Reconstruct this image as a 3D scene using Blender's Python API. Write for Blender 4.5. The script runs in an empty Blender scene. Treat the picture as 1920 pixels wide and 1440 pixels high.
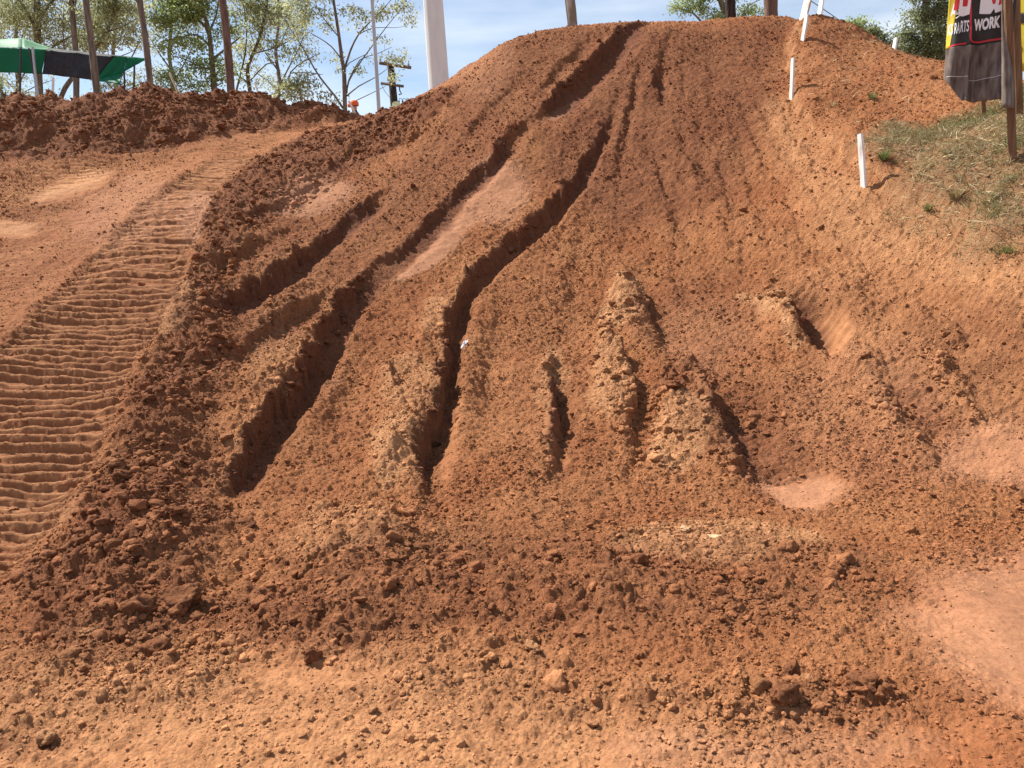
import bpy, bmesh, math, random
import numpy as np
from mathutils import Vector, Matrix, Euler

R = math.radians
scene = bpy.context.scene
COL = scene.collection
rng = np.random.default_rng(7)
random.seed(7)

# ------------------------------------------------------------------ camera, sky, sun, exposure
EYE = Vector((0.0, 0.0, 1.6))
FPX, PITCH, ROLL = 1442.0, 10.0, 1.7
cam_d = bpy.data.cameras.new('camera')
cam = bpy.data.objects.new('camera', cam_d)
COL.objects.link(cam)
cam_d.sensor_width = 36.0
cam_d.lens = FPX / 1920.0 * 36.0
cam_d.clip_start, cam_d.clip_end = 0.1, 6000
CAMR = (Matrix.Rotation(R(90 - PITCH), 3, 'X') @ Matrix.Rotation(R(-ROLL), 3, 'Z'))
cam.matrix_world = Matrix.Translation(EYE) @ CAMR.to_4x4()
scene.camera = cam

SUN_EL, SUN_AZ = 51.0, 60.0          # azimuth: degrees to the left of straight ahead (+Y)
sun_dir = Vector((-math.cos(R(SUN_EL)) * math.sin(R(SUN_AZ)), math.cos(R(SUN_EL)) * math.cos(R(SUN_AZ)), math.sin(R(SUN_EL))))
sl = bpy.data.lights.new('sun', 'SUN')
sl.energy, sl.angle, sl.color = 5.0, R(0.55), (1.0, 0.955, 0.875)
so = bpy.data.objects.new('sun', sl)
COL.objects.link(so)
so.rotation_euler = sun_dir.to_track_quat('Z', 'Y').to_euler()
so.location = (-20, 10, 30)

world = bpy.data.worlds.new('World')
scene.world = world
world.use_nodes = True
wn, wl = world.node_tree.nodes, world.node_tree.links
wn.clear()
w_out = wn.new('ShaderNodeOutputWorld')
w_bg = wn.new('ShaderNodeBackground')
w_bg.inputs['Strength'].default_value = 0.080
sky = wn.new('ShaderNodeTexSky')
sky.sky_type = 'NISHITA'
sky.sun_disc = False
sky.sun_elevation = R(SUN_EL)
sky.sun_rotation = R(-SUN_AZ)
sky.air_density, sky.dust_density, sky.ozone_density = 1.0, 0.4, 2.5
# thin high cloud veil, the same all round the sky
w_tc = wn.new('ShaderNodeTexCoord')
w_mp = wn.new('ShaderNodeMapping')
w_mp.inputs['Scale'].default_value = (1.3, 1.3, 7.0)
w_mp.inputs['Rotation'].default_value = (0.0, 0.10, 0.0)
w_no = wn.new('ShaderNodeTexNoise')
w_no.inputs['Scale'].default_value = 2.3
w_no.inputs['Detail'].default_value = 7
w_no.inputs['Roughness'].default_value = 0.55
w_rm = wn.new('ShaderNodeMapRange')
w_rm.inputs['From Min'].default_value = 0.38
w_rm.inputs['From Max'].default_value = 0.72
w_rm.inputs['To Min'].default_value = 0.10
w_rm.inputs['To Max'].default_value = 0.60
w_mx = wn.new('ShaderNodeMixRGB')
w_mx.inputs['Color2'].default_value = (8.2, 8.6, 9.0, 1)
wl.new(w_tc.outputs['Generated'], w_mp.inputs['Vector'])
wl.new(w_mp.outputs['Vector'], w_no.inputs['Vector'])
wl.new(w_no.outputs['Fac'], w_rm.inputs['Value'])
wl.new(w_rm.outputs['Result'], w_mx.inputs['Fac'])
wl.new(sky.outputs['Color'], w_mx.inputs['Color1'])
wl.new(w_mx.outputs['Color'], w_bg.inputs['Color'])
wl.new(w_bg.outputs['Background'], w_out.inputs['Surface'])

vs = scene.view_settings
vs.view_transform = 'Standard'
vs.look = 'None'
vs.gamma = 1.0
vs.use_curve_mapping = False
vs.exposure = 0.84

# ------------------------------------------------------------------ helpers
def ray(px, py):
    return CAMR @ Vector(((px - 960) / FPX, -(py - 720) / FPX, -1.0))

def at(px, py, depth):
    """a point at depth metres ahead of the camera on the sight line of a photo position"""
    d = ray(px, py)
    return EYE + d * (depth / d.y)

def tag(o, label=None, cat=None, group=None, kind=None):
    if label: o['label'] = label
    if cat: o['category'] = cat
    if group: o['group'] = group
    if kind: o['kind'] = kind
    return o

def empty(name, loc, rz=0.0):
    o = bpy.data.objects.new(name, None)
    o.empty_display_size = 0.1
    COL.objects.link(o)
    o.location = loc
    o.rotation_euler = (0, 0, rz)
    bpy.context.view_layer.update() if False else None
    return o

def link_mesh(name, me, mat=None, parent=None, smooth=False):
    o = bpy.data.objects.new(name, me)
    COL.objects.link(o)
    if mat is not None:
        me.materials.append(mat)
    if smooth:
        me.shade_smooth()
    if parent is not None:
        o.parent = parent
        o.matrix_parent_inverse = Matrix.Translation(parent.location).inverted() if parent.rotation_euler.z == 0 else (Matrix.Translation(parent.location) @ Matrix.Rotation(parent.rotation_euler.z, 4, 'Z')).inverted()
    return o

def mesh_arrays(name, V, F):
    """V (n,3), F (m,k) numpy -> mesh"""
    V = np.asarray(V, dtype=np.float32); F = np.asarray(F, dtype=np.int32)
    me = bpy.data.meshes.new(name)
    k = F.shape[1]
    me.vertices.add(len(V)); me.vertices.foreach_set('co', V.ravel())
    me.loops.add(F.size); me.loops.foreach_set('vertex_index', F.ravel())
    me.polygons.add(len(F))
    me.polygons.foreach_set('loop_start', np.arange(0, F.size, k, dtype=np.int32))
    me.polygons.foreach_set('loop_total', np.full(len(F), k, dtype=np.int32))
    me.update(calc_edges=True)
    return me

class MB:
    """collects tubes, boxes and loose faces into one mesh (world coordinates)"""
    def __init__(self):
        self.v, self.f = [], []
    def tube(self, pts, rad, n=6, cap=True):
        pts = [Vector(p) for p in pts]
        if not hasattr(rad, '__len__'): rad = [rad] * len(pts)
        base = len(self.v)
        t0 = (pts[1] - pts[0]).normalized()
        a = Vector((0, 0, 1)) if abs(t0.z) < 0.9 else Vector((1, 0, 0))
        u = t0.cross(a).normalized()
        for i, p in enumerate(pts):
            t = (pts[min(i + 1, len(pts) - 1)] - pts[max(i - 1, 0)]).normalized()
            u = (u - t * u.dot(t))
            u = u.normalized() if u.length > 1e-6 else t.orthogonal().normalized()
            w = t.cross(u)
            for k in range(n):
                an = 2 * math.pi * k / n
                self.v.append(p + (u * math.cos(an) + w * math.sin(an)) * rad[i])
        for i in range(len(pts) - 1):
            for k in range(n):
                a0 = base + i * n + k; a1 = base + i * n + (k + 1) % n
                self.f.append((a0, a1, a1 + n, a0 + n))
        if cap:
            self.f.append(tuple(base + k for k in reversed(range(n))))
            self.f.append(tuple(base + (len(pts) - 1) * n + k for k in range(n)))
        return self
    def box(self, c, sx, sy, sz, M=None):
        c = Vector(c); base = len(self.v)
        for z in (-1, 1):
            for y in (-1, 1):
                for x in (-1, 1):
                    p = Vector((x * sx / 2, y * sy / 2, z * sz / 2))
                    if M is not None: p = M @ p
                    self.v.append(c + p)
        for q in ((0, 2, 3, 1), (4, 5, 7, 6), (0, 1, 5, 4), (2, 6, 7, 3), (0, 4, 6, 2), (1, 3, 7, 5)):
            self.f.append(tuple(base + i for i in q))
        return self
    def build(self, name, mat, parent=None, smooth=False):
        me = bpy.data.meshes.new(name)
        me.from_pydata([tuple(v) for v in self.v], [], self.f)
        me.update()
        return link_mesh(name, me, mat, parent, smooth)

# ---- materials
def new_mat(name):
    m = bpy.data.materials.new(name)
    m.use_nodes = True
    nt = m.node_tree
    b = nt.nodes['Principled BSDF']
    b.inputs['Specular IOR Level'].default_value = 0.25
    return m, nt, b

def noise_mat(name, c1, c2, scale=8.0, rough=0.8, stretch=(1, 1, 1), bump=0.3, detail=6, lo=0.35, hi=0.65, dist=0.01, metallic=0.0):
    m, nt, b = new_mat(name)
    N, L = nt.nodes, nt.links
    tc = N.new('ShaderNodeTexCoord'); mp = N.new('ShaderNodeMapping'); mp.inputs['Scale'].default_value = stretch
    no = N.new('ShaderNodeTexNoise'); no.inputs['Scale'].default_value = scale; no.inputs['Detail'].default_value = detail
    cr = N.new('ShaderNodeValToRGB')
    cr.color_ramp.elements[0].position, cr.color_ramp.elements[1].position = lo, hi
    cr.color_ramp.elements[0].color = (*c1, 1); cr.color_ramp.elements[1].color = (*c2, 1)
    bu = N.new('ShaderNodeBump'); bu.inputs['Strength'].default_value = bump; bu.inputs['Distance'].default_value = dist
    L.new(tc.outputs['Object'], mp.inputs['Vector']); L.new(mp.outputs['Vector'], no.inputs['Vector'])
    L.new(no.outputs['Fac'], cr.inputs['Fac']); L.new(cr.outputs['Color'], b.inputs['Base Color'])
    L.new(no.outputs['Fac'], bu.inputs['Height']); L.new(bu.outputs['Normal'], b.inputs['Normal'])
    b.inputs['Roughness'].default_value = rough
    b.inputs['Metallic'].default_value = metallic
    return m

def leaf_mat(name, c1, c2, trans=0.45):
    m, nt, b = new_mat(name)
    N, L = nt.nodes, nt.links
    at_ = N.new('ShaderNodeAttribute'); at_.attribute_name = 'tint'
    mx = N.new('ShaderNodeMixRGB'); mx.inputs['Color1'].default_value = (*c1, 1); mx.inputs['Color2'].default_value = (*c2, 1)
    L.new(at_.outputs['Fac'], mx.inputs['Fac'])
    tr = N.new('ShaderNodeBsdfTranslucent'); ms = N.new('ShaderNodeMixShader'); ms.inputs['Fac'].default_value = trans
    hs = N.new('ShaderNodeHueSaturation'); hs.inputs['Value'].default_value = 1.35; hs.inputs['Saturation'].default_value = 1.1
    L.new(mx.outputs['Color'], b.inputs['Base Color']); L.new(mx.outputs['Color'], hs.inputs['Color']); L.new(hs.outputs['Color'], tr.inputs['Color'])
    b.inputs['Roughness'].default_value = 0.5
    out = N['Material Output']
    L.new(b.outputs['BSDF'], ms.inputs[1]); L.new(tr.outputs['BSDF'], ms.inputs[2]); L.new(ms.outputs['Shader'], out.inputs['Surface'])
    return m

# ------------------------------------------------------------------ numpy noise
def _h(ix, iy, s):
    with np.errstate(over='ignore'):
        a = (ix.astype(np.int64) * 73856093) ^ (iy.astype(np.int64) * 19349663) ^ np.int64(s * 83492791 + 12345)
        a = (a ^ (a >> 13)) & 0x7fffffff
        a = (a * 1274126177) & 0x7fffffff
        a = (a ^ (a >> 15)) & 0x7fffffff
        a = (a * 668265263) & 0x7fffffff
        a = a ^ (a >> 11)
    return (a & 0xffff).astype(np.float32) / 65535.0

def vnoise(x, y, s=0):
    ix = np.floor(x).astype(np.int32); iy = np.floor(y).astype(np.int32)
    fx = (x - ix).astype(np.float32); fy = (y - iy).astype(np.float32)
    fx = fx * fx * (3 - 2 * fx); fy = fy * fy * (3 - 2 * fy)
    a = _h(ix, iy, s); b = _h(ix + 1, iy, s); c = _h(ix, iy + 1, s); d = _h(ix + 1, iy + 1, s)
    return (a * (1 - fx) + b * fx) * (1 - fy) + (c * (1 - fx) + d * fx) * fy

def fbm(x, y, s=0, octv=4, gain=0.5):
    t = np.zeros(np.shape(x), np.float32); amp = 1.0; tot = 0
    for o in range(octv):
        t += amp * vnoise(x * 2.03 ** o + 13.7 * o, y * 2.03 ** o - 7.1 * o, s + o)
        tot += amp; amp *= gain
    return t / tot          # 0..1

def lumps(x, y, cell, s, rmin, rmax, dens=0.8, flat=0.75, sz=None):
    """rounded, uneven clods standing side by side; returns a height in metres"""
    u = x / cell; v = y / cell
    ix = np.floor(u).astype(np.int32); iy = np.floor(v).astype(np.int32)
    out = np.zeros(np.shape(x), np.float32)
    for dx in (-1, 0, 1):
        for dy in (-1, 0, 1):
            jx = ix + dx; jy = iy + dy
            cx = (jx + _h(jx, jy, s)) * cell; cy = (jy + _h(jx, jy, s + 1)) * cell
            q = _h(jx, jy, s + 2)
            r = (rmin + (rmax - rmin) * q ** 2.2) * (_h(jx, jy, s + 3) < dens)
            if sz is not None: r = r * sz
            an = _h(jx, jy, s + 4) * 3.14159
            el = 0.65 + 0.5 * _h(jx, jy, s + 5)
            ca = np.cos(an); sa = np.sin(an)
            ax = (x - cx) * ca + (y - cy) * sa; ay = -(x - cx) * sa + (y - cy) * ca
            dd = (ax * ax * el + ay * ay / el) / np.maximum(r * r, 1e-9)
            # a tilted flattish top makes facets
            hgt = np.minimum(np.sqrt(np.maximum(0, 1 - dd)), flat + 0.32 * (ax + ay * (q - .5) * 2) / np.maximum(r, 1e-6))
            np.maximum(out, np.maximum(hgt, 0) * r * (dd < 1), out=out)
    return out

def sstep(a, b, x):
    t = np.clip((x - a) / (b - a), 0, 1)
    return t * t * (3 - 2 * t)

# ------------------------------------------------------------------ the lie of the land: control points (photo x, photo y, metres ahead)
CP = []
def row(px, *yd):
    for py, d in yd:
        p = at(px, py, d); CP.append((p.x, p.y, p.z))
row(0, (900, 4.7), (800, 5.3), (700, 6.0), (600, 6.9), (500, 7.9), (400, 9.4), (330, 10.9), (265, 11.7), (203, 12.4))
row(150, (900, 4.8), (700, 6.0), (500, 7.9), (400, 9.4), (310, 11.3), (240, 12.3), (188, 13.0))
row(300, (950, 4.5), (800, 5.4), (700, 6.1), (600, 6.9), (500, 7.8), (400, 9.2), (340, 10.4), (285, 12.0), (225, 12.9), (178, 13.6))
row(450, (900, 5.0), (700, 6.3), (500, 8.0), (400, 9.4), (330, 10.9), (258, 12.9), (215, 13.9), (190, 14.4))
row(600, (1000, 4.1), (900, 4.95), (800, 5.75), (700, 6.65), (600, 7.55), (500, 8.5), (400, 9.7), (340, 10.7), (280, 12.0), (238, 13.8), (208, 15.2))
row(720, (1000, 4.1), (900, 5.0), (800, 5.8), (700, 6.75), (600, 7.7), (500, 8.6), (400, 9.6), (320, 10.7), (250, 12.0), (214, 13.9))
row(840, (1000, 4.15), (900, 5.0), (800, 5.85), (700, 6.8), (600, 7.75), (500, 8.6), (400, 9.5), (300, 10.6), (200, 11.9))
row(960, (1000, 4.15), (900, 5.0), (800, 5.9), (700, 6.85), (600, 7.8), (500, 8.65), (400, 9.45), (300, 10.4), (200, 11.4), (120, 12.3), (82, 12.8))
row(1080, (1000, 4.15), (900, 5.0), (700, 6.85), (600, 7.75), (500, 8.6), (400, 9.4), (300, 10.3), (200, 11.25), (100, 12.35), (58, 12.95))
row(1200, (1000, 4.15), (900, 5.0), (700, 6.8), (600, 7.7), (500, 8.5), (400, 9.3), (300, 10.15), (200, 11.1), (100, 12.2), (45, 12.95))
row(1330, (1000, 4.2), (900, 5.0), (700, 6.7), (600, 7.5), (500, 8.25), (400, 9.0), (300, 9.85), (200, 10.8), (100, 12.0), (38, 12.85))
row(1460, (1000, 4.2), (900, 5.0), (700, 6.5), (600, 7.2), (500, 7.9), (400, 8.6), (300, 9.45), (200, 10.4), (100, 11.6), (30, 12.6))
row(1600, (1000, 4.2), (900, 4.95), (700, 6.3), (600, 6.85), (500, 7.4), (420, 7.85), (355, 8.2), (300, 8.7), (200, 9.8), (100, 11.2), (66, 11.8))
row(1760, (1000, 4.2), (900, 4.85), (700, 5.9), (600, 6.4), (500, 6.85), (440, 7.15), (350, 7.6), (250, 8.4), (170, 9.4), (122, 10.2))
row(1920, (1000, 4.2), (900, 4.75), (700, 5.5), (600, 5.85), (505, 6.2), (400, 6.6), (290, 7.15), (215, 7.9))
for x in (-9, -5, -2, 0, 2, 5, 9):
    CP += [(x, -3, 0), (x, 0.5, 0), (x, 3.0, 0.0)]
CP += [(-2, 2, 0), (2, 2, 0), (-1.0, 3.6, 0.01), (1.5, 3.6, 0.01)]
# hidden ground behind the crests
CP += [(-7.5, 14.5, 3.6), (-10, 13, 3.7), (-10, 8, 1.6), (-12, 16, 3.4), (-6, 16.5, 3.6), (-3.6, 17.0, 3.7), (-1.6, 15.2, 4.0), (-0.3, 15.0, 4.4),
       (1.2, 14.6, 4.9), (3, 14.4, 4.9), (5, 13.8, 4.2), (1, 17.5, 3.8), (4, 17, 3.7), (7.2, 11.5, 3.2), (8, 8.5, 2.7), (7.5, 6.3, 2.3),
       (6.5, 4, 0.6), (9, 5, 1.2), (-8, 4, 0.1), (-8, 6.5, 1.0), (9.5, 12, 3.0), (12, 9, 2.8), (8, 16, 3.3), (12, 18, 3.2)]
for x in (-14, -6, 0, 6, 14):
    CP += [(x, 21, 3.5), (x, 28, 3.3), (x, 38, 3.2)]
CP = np.array(CP, dtype=np.float64)

def _tps(r2):
    return 0.5 * r2 * np.log(np.maximum(r2, 1e-12))
_n = len(CP)
_A = np.zeros((_n + 3, _n + 3))
_d2 = ((CP[:, None, :2] - CP[None, :, :2]) ** 2).sum(-1)
_A[:_n, :_n] = _tps(_d2) + np.eye(_n) * 0.02
_A[:_n, _n] = 1; _A[:_n, _n + 1:] = CP[:, :2]
_A[_n:, :_n] = _A[:_n, _n:].T
_W = np.linalg.solve(_A, np.concatenate([CP[:, 2], np.zeros(3)]))
GX0, GY0, GS = -16.0, -6.0, 0.1
_gx = np.arange(GX0, 16.01, GS); _gy = np.arange(GY0, 42.01, GS)
_X, _Y = np.meshgrid(_gx, _gy)
_Z = np.zeros(_X.size)
_xf, _yf = _X.ravel(), _Y.ravel()
for i in range(0, _xf.size, 20000):
    s = slice(i, i + 20000)
    d2 = (_xf[s, None] - CP[None, :, 0]) ** 2 + (_yf[s, None] - CP[None, :, 1]) ** 2
    _Z[s] = _tps(d2) @ _W[:_n] + _W[_n] + _xf[s] * _W[_n + 1] + _yf[s] * _W[_n + 2]
BZ = _Z.reshape(_X.shape)
def _flat(x, y): return 3.2 * sstep(3, 12, y)
_k = np.maximum(sstep(12, 15.5, np.abs(_X)), np.maximum(sstep(34, 41, _Y), 1 - sstep(-5, -2, _Y)))
BZ = BZ * (1 - _k) + _flat(_X, _Y) * _k

def base(x, y):
    x = np.asarray(x, dtype=np.float64); y = np.asarray(y, dtype=np.float64)
    u = np.clip((x - GX0) / GS, 0, len(_gx) - 1.001); v = np.clip((y - GY0) / GS, 0, len(_gy) - 1.001)
    i = u.astype(int); j = v.astype(int); fu = u - i; fv = v - j
    z = (BZ[j, i] * (1 - fu) + BZ[j, i + 1] * fu) * (1 - fv) + (BZ[j + 1, i] * (1 - fu) + BZ[j + 1, i + 1] * fu) * fv
    out = (np.abs(x) > 16) | (y > 42) | (y < GY0)
    return np.where(out, _flat(x, y), z)

_T = np.arange(1.6, 17.0, 0.02)
def hit(px, py, dmax=17.0):
    """where the sight line of a photo position meets the smooth lie of the land"""
    d = ray(px, py)
    t = _T / d.y
    X = EYE.x + d.x * t; Y = EYE.y + d.y * t; Z = EYE.z + d.z * t
    below = Z - base(X, Y)
    k = np.argmax(below < 0)
    if below[k] >= 0:
        k = int(np.argmin(below))      # grazes the crest
    return (float(X[k]), float(Y[k]))

# ------------------------------------------------------------------ ruts, ridges and zones of soil, laid out on the land
# each rut: list of (photo x, photo y, floor width m, depth m, lip m); the steep wall and its crumbly lip stand on the left
RUTS = [
 dict(p=[(1190, 230, .06, .0, .0), (1235, 320, .07, .03, .04), (1275, 420, .08, .035, .04), (1310, 520, .07, .0, .0)], wr=.35, soft=1.8),
 dict(p=[(1330, 300, .06, .0, .0), (1400, 370, .08, .035, .04), (1500, 450, .08, .04, .04), (1610, 530, .07, .03, .03), (1700, 600, .07, .0, .0)], wr=.4, soft=2.0),
 dict(p=[(1560, 430, .06, .0, .0), (1660, 510, .08, .03, .04), (1780, 590, .08, .04, .04), (1900, 680, .07, .02, .02)], wr=.4, soft=2.0),
 dict(p=[(1100, 360, .05, .0, .0), (1085, 450, .06, .025, .03), (1070, 560, .06, .03, .03), (1045, 660, .05, .0, .0)], wr=.25, soft=1.6),
 dict(p=[(1120, 60, .06, .0, .0), (1085, 100, .07, .05, .03), (1040, 150, .07, .06, .03), (990, 200, .07, .0, .0)], wr=.2, soft=1.2),
 dict(p=[(940, 560, .05, .0, .0), (925, 640, .07, .03, .03), (915, 740, .07, .03, .03), (905, 840, .05, .0, .0)], wr=.3, soft=1.8),
 dict(p=[(700, 600, .05, .0, .0), (670, 680, .07, .04, .03), (640, 770, .07, .04, .03), (600, 860, .05, .0, .0)], wr=.3, soft=1.8),
 dict(p=[(560, 420, .05, .0, .0), (480, 470, .1, .07, .05), (420, 505, .1, .06, .04), (370, 530, .05, .0, .0)], wr=.2),
 dict(p=[(640, 545, .05, .0, .0), (560, 590, .1, .07, .05), (480, 640, .1, .08, .04), (420, 700, .05, .0, .0)], wr=.25),
 dict(p=[(1200, 44, .16, .10, .02), (1165, 72, .2, .20, .05), (1125, 115, .22, .27, .06), (1085, 155, .22, .27, .06), (1050, 190, .2, .20, .05), (1028, 218, .18, .07, .03), (1005, 245, .2, .0, .0)], wr=.35),
 dict(p=[(972, 256, .12, .0, .05), (950, 288, .15, .12, .08), (905, 330, .18, .16, .05), (868, 368, .2, .12, .04), (835, 410, .22, .13, .03), (785, 458, .25, .12, .02), (735, 500, .25, .09, .02), (690, 545, .22, .10, .05), (650, 590, .17, .20, .08), (625, 640, .17, .24, .09), (598, 695, .16, .23, .09), (560, 745, .15, .22, .09), (520, 805, .14, .22, .09), (482, 865, .13, .20, .08), (445, 915, .10, .12, .05), (415, 955, .08, .0, .0)], wr=.17),
 dict(p=[(1160, 190, .06, .02, .0), (1138, 245, .08, .10, .03), (1112, 290, .10, .16, .04), (1088, 340, .12, .18, .05), (1050, 392, .14, .20, .06), (1005, 440, .14, .20, .06), (950, 482, .14, .19, .06), (905, 520, .13, .18, .05), (876, 568, .10, .17, .07), (858, 620, .10, .19, .08), (847, 680, .08, .19, .09), (838, 740, .08, .20, .10), (825, 800, .09, .20, .12), (805, 860, .09, .17, .12), (797, 905, .08, .09, .06), (812, 950, .09, .06, .02), (832, 1000, .07, .0, .0)], wr=.12),
 dict(p=[(1040, 700, .05, .03, .08), (1050, 740, .07, .12, .11), (1056, 790, .06, .12, .09), (1054, 845, .06, .09, .06), (1048, 890, .07, .07, .04), (1042, 925, .06, .01, .0)], wr=.14),
 dict(p=[(1180, 520, .05, .0, .03), (1205, 560, .07, .06, .09), (1222, 600, .08, .10, .08), (1240, 636, .08, .05, .03), (1262, 660, .06, .0, .0)], wr=.3),
 dict(p=[(1150, 640, .05, .0, .05), (1175, 690, .06, .06, .11), (1192, 740, .07, .07, .09), (1198, 800, .07, .05, .06), (1192, 850, .06, .02, .03), (1180, 905, .05, .0, .0)], wr=.25),
 dict(p=[(1305, 690, .10, .02, .03), (1335, 750, .14, .08, .10), (1372, 815, .16, .11, .12), (1402, 860, .16, .11, .08), (1432, 905, .14, .05, .02), (1470, 935, .1, .0, .0)], wr=.55),
 dict(p=[(1460, 540, .1, .03, .03), (1500, 580, .14, .12, .10), (1522, 615, .16, .13, .08), (1550, 655, .14, .06, .03), (1580, 690, .1, .0, .0)], wr=.35),
 dict(p=[(1590, 570, .08, .0, .02), (1650, 680, .1, .07, .07), (1700, 765, .1, .11, .07), (1748, 830, .1, .08, .05), (1790, 890, .1, .0, .0)], wr=.4, soft=1.7),
 dict(p=[(1730, 590, .08, .0, .0), (1790, 675, .1, .06, .06), (1840, 740, .1, .08, .06), (1890, 790, .1, .06, .04), (1930, 830, .1, .0, .0)], wr=.4, soft=1.8),
 dict(p=[(1440, 430, .1, .0, .0), (1500, 480, .1, .02, .04), (1570, 530, .1, .03, .03), (1640, 560, .1, .0, .0)], wr=.4, soft=2.2),
 dict(p=[(720, 372, .12, .04, .02), (700, 392, .16, .12, .06), (660, 415, .16, .12, .03), (625, 445, .14, .15, .05), (590, 480, .14, .17, .06), (545, 512, .14, .17, .06), (490, 545, .14, .15, .05), (430, 578, .13, .12, .04), (388, 602, .1, .01, .0)], wr=.16),
 dict(p=[(640, 330, .12, .0, .0), (575, 365, .14, .05, .02), (500, 400, .14, .07, .02), (430, 450, .12, .0, .0)], wr=.3),
 dict(p=[(470, 640, .1, .0, .0), (435, 668, .12, .08, .04), (395, 692, .12, .05, .02), (370, 712, .1, .0, .0)], wr=.16),
 dict(p=[(1280, 270, .06, .01, .02), (1305, 310, .08, .05, .05), (1330, 345, .08, .05, .04), (1355, 380, .06, .0, .0)], wr=.3, soft=1.6),
 dict(p=[(1345, 360, .06, .01, .02), (1375, 400, .08, .03, .03), (1430, 445, .06, .0, .0)], wr=.3, soft=1.8),
 dict(p=[(1238, 120, .05, .0, .02), (1236, 150, .10, .09, .06), (1238, 180, .10, .10, .05), (1240, 205, .05, .0, .0)], wr=.16),
 dict(p=[(1205, 105, .04, .0, .0), (1196, 150, .05, .05, .03), (1185, 190, .05, .06, .03), (1172, 235, .05, .05, .03), (1168, 290, .05, .05, .04), (1160, 350, .04, .0, .0)], wr=.12),
 dict(p=[(1262, 48, .06, .0, .0), (1250, 85, .07, .04, .02), (1243, 130, .07, .03, .02), (1240, 165, .05, .0, .0)], wr=.2, soft=1.4),
 dict(p=[(1150, 240, .04, .0, .0), (1140, 270, .05, .04, .03), (1128, 300, .04, .0, .0)], wr=.1),
 dict(p=[(740, 700, .05, .0, .04), (752, 735, .07, .04, .08), (756, 765, .05, .0, .02)], wr=.15),
 dict(p=[(990, 120, .08, .0, .0), (950, 180, .1, .05, .03), (900, 235, .1, .04, .03), (850, 290, .1, .0, .0)], wr=.25, soft=1.3),
 dict(p=[(705, 250, .08, .0, .0), (655, 300, .1, .04, .03), (600, 340, .1, .04, .02), (540, 370, .1, .0, .0)], wr=.3),
]
for _t, _x1, _a in ((.0, 1255, .8), (.13, 1330, .6), (.27, 1400, 1.), (.4, 1480, .7), (.52, 1570, 1.), (.66, 1660, .7), (.8, 1760, 1.), (.95, 1850, .8)):
    _x0 = 1285 + 150 * _t
    RUTS.append(dict(p=[(_x0, 75 + 40 * _t, .04, .0, .0)] + [(_x0 + (_x1 - _x0) * u ** 1.5, 75 + (540 - 75) * u, .05, .024 * _a, .020 * _a) for u in (.25, .45, .65, .85)] + [(_x1 + 20, 590, .04, .0, .0)], wr=.16, soft=1.2))
# soft ridges between the ruts: (photo x, photo y, half width m, height m)
RIDGES = [
 dict(p=[(1165, 515, .10, .03), (1172, 560, .18, .09), (1180, 605, .17, .08), (1200, 660, .12, .02)]),
 dict(p=[(1290, 690, .12, .05), (1285, 760, .2, .10), (1290, 830, .2, .10), (1340, 880, .14, .05)]),
 dict(p=[(745, 690, .12, .03), (760, 745, .16, .06), (750, 820, .18, .10), (735, 870, .14, .12), (700, 905, .10, .04)]),
 dict(p=[(1130, 640, .12, .05), (1140, 720, .17, .07), (1150, 790, .15, .05), (1170, 850, .12, .02)]),
 dict(p=[(1370, 570, .12, .03), (1440, 590, .15, .08), (1480, 640, .14, .07), (1500, 680, .10, .02)]),
 dict(p=[(1560, 560, .15, .04), (1640, 650, .18, .08), (1700, 740, .18, .08), (1760, 830, .15, .03)]),
 dict(p=[(560, 640, .12, .03), (520, 690, .16, .06), (470, 760, .16, .06), (420, 830, .16, .05)]),
 dict(p=[(820, 560, .10, .03), (810, 620, .14, .06), (780, 690, .14, .05)]),
 # the loose windrow between the bulldozed lane and the ramp
 dict(p=[(830, 190, .35, .14), (760, 222, .45, .16), (690, 258, .45, .12), (620, 295, .45, .10), (540, 330, .45, .09), (460, 385, .4, .09), (400, 450, .35, .07), (370, 540, .32, .08), (340, 640, .35, .09), (300, 760, .35, .12), (260, 880, .35, .14), (250, 980, .35, .16), (255, 1080, .35, .15), (260, 1150, .25, .05)]),
 dict(p=[(0, 320, .5, .04), (250, 290, .4, .03), (450, 262, .3, .02)]),
 # low piles of rubble across the foot of the ramp
 dict(p=[(1200, 1110, .25, .05), (1000, 1130, .25, .05), (820, 1120, .2, .06), (660, 1160, .2, .07), (560, 1180, .15, .04)]),
 dict(p=[(1640, 1330, .12, .03), (1540, 1320, .12, .06), (1450, 1310, .12, .06), (1300, 1300, .12, .04), (1150, 1290, .10, .02)]),
 dict(p=[(780, 950, .15, .05), (720, 1000, .25, .06), (640, 1060, .25, .05)]),
]

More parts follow.
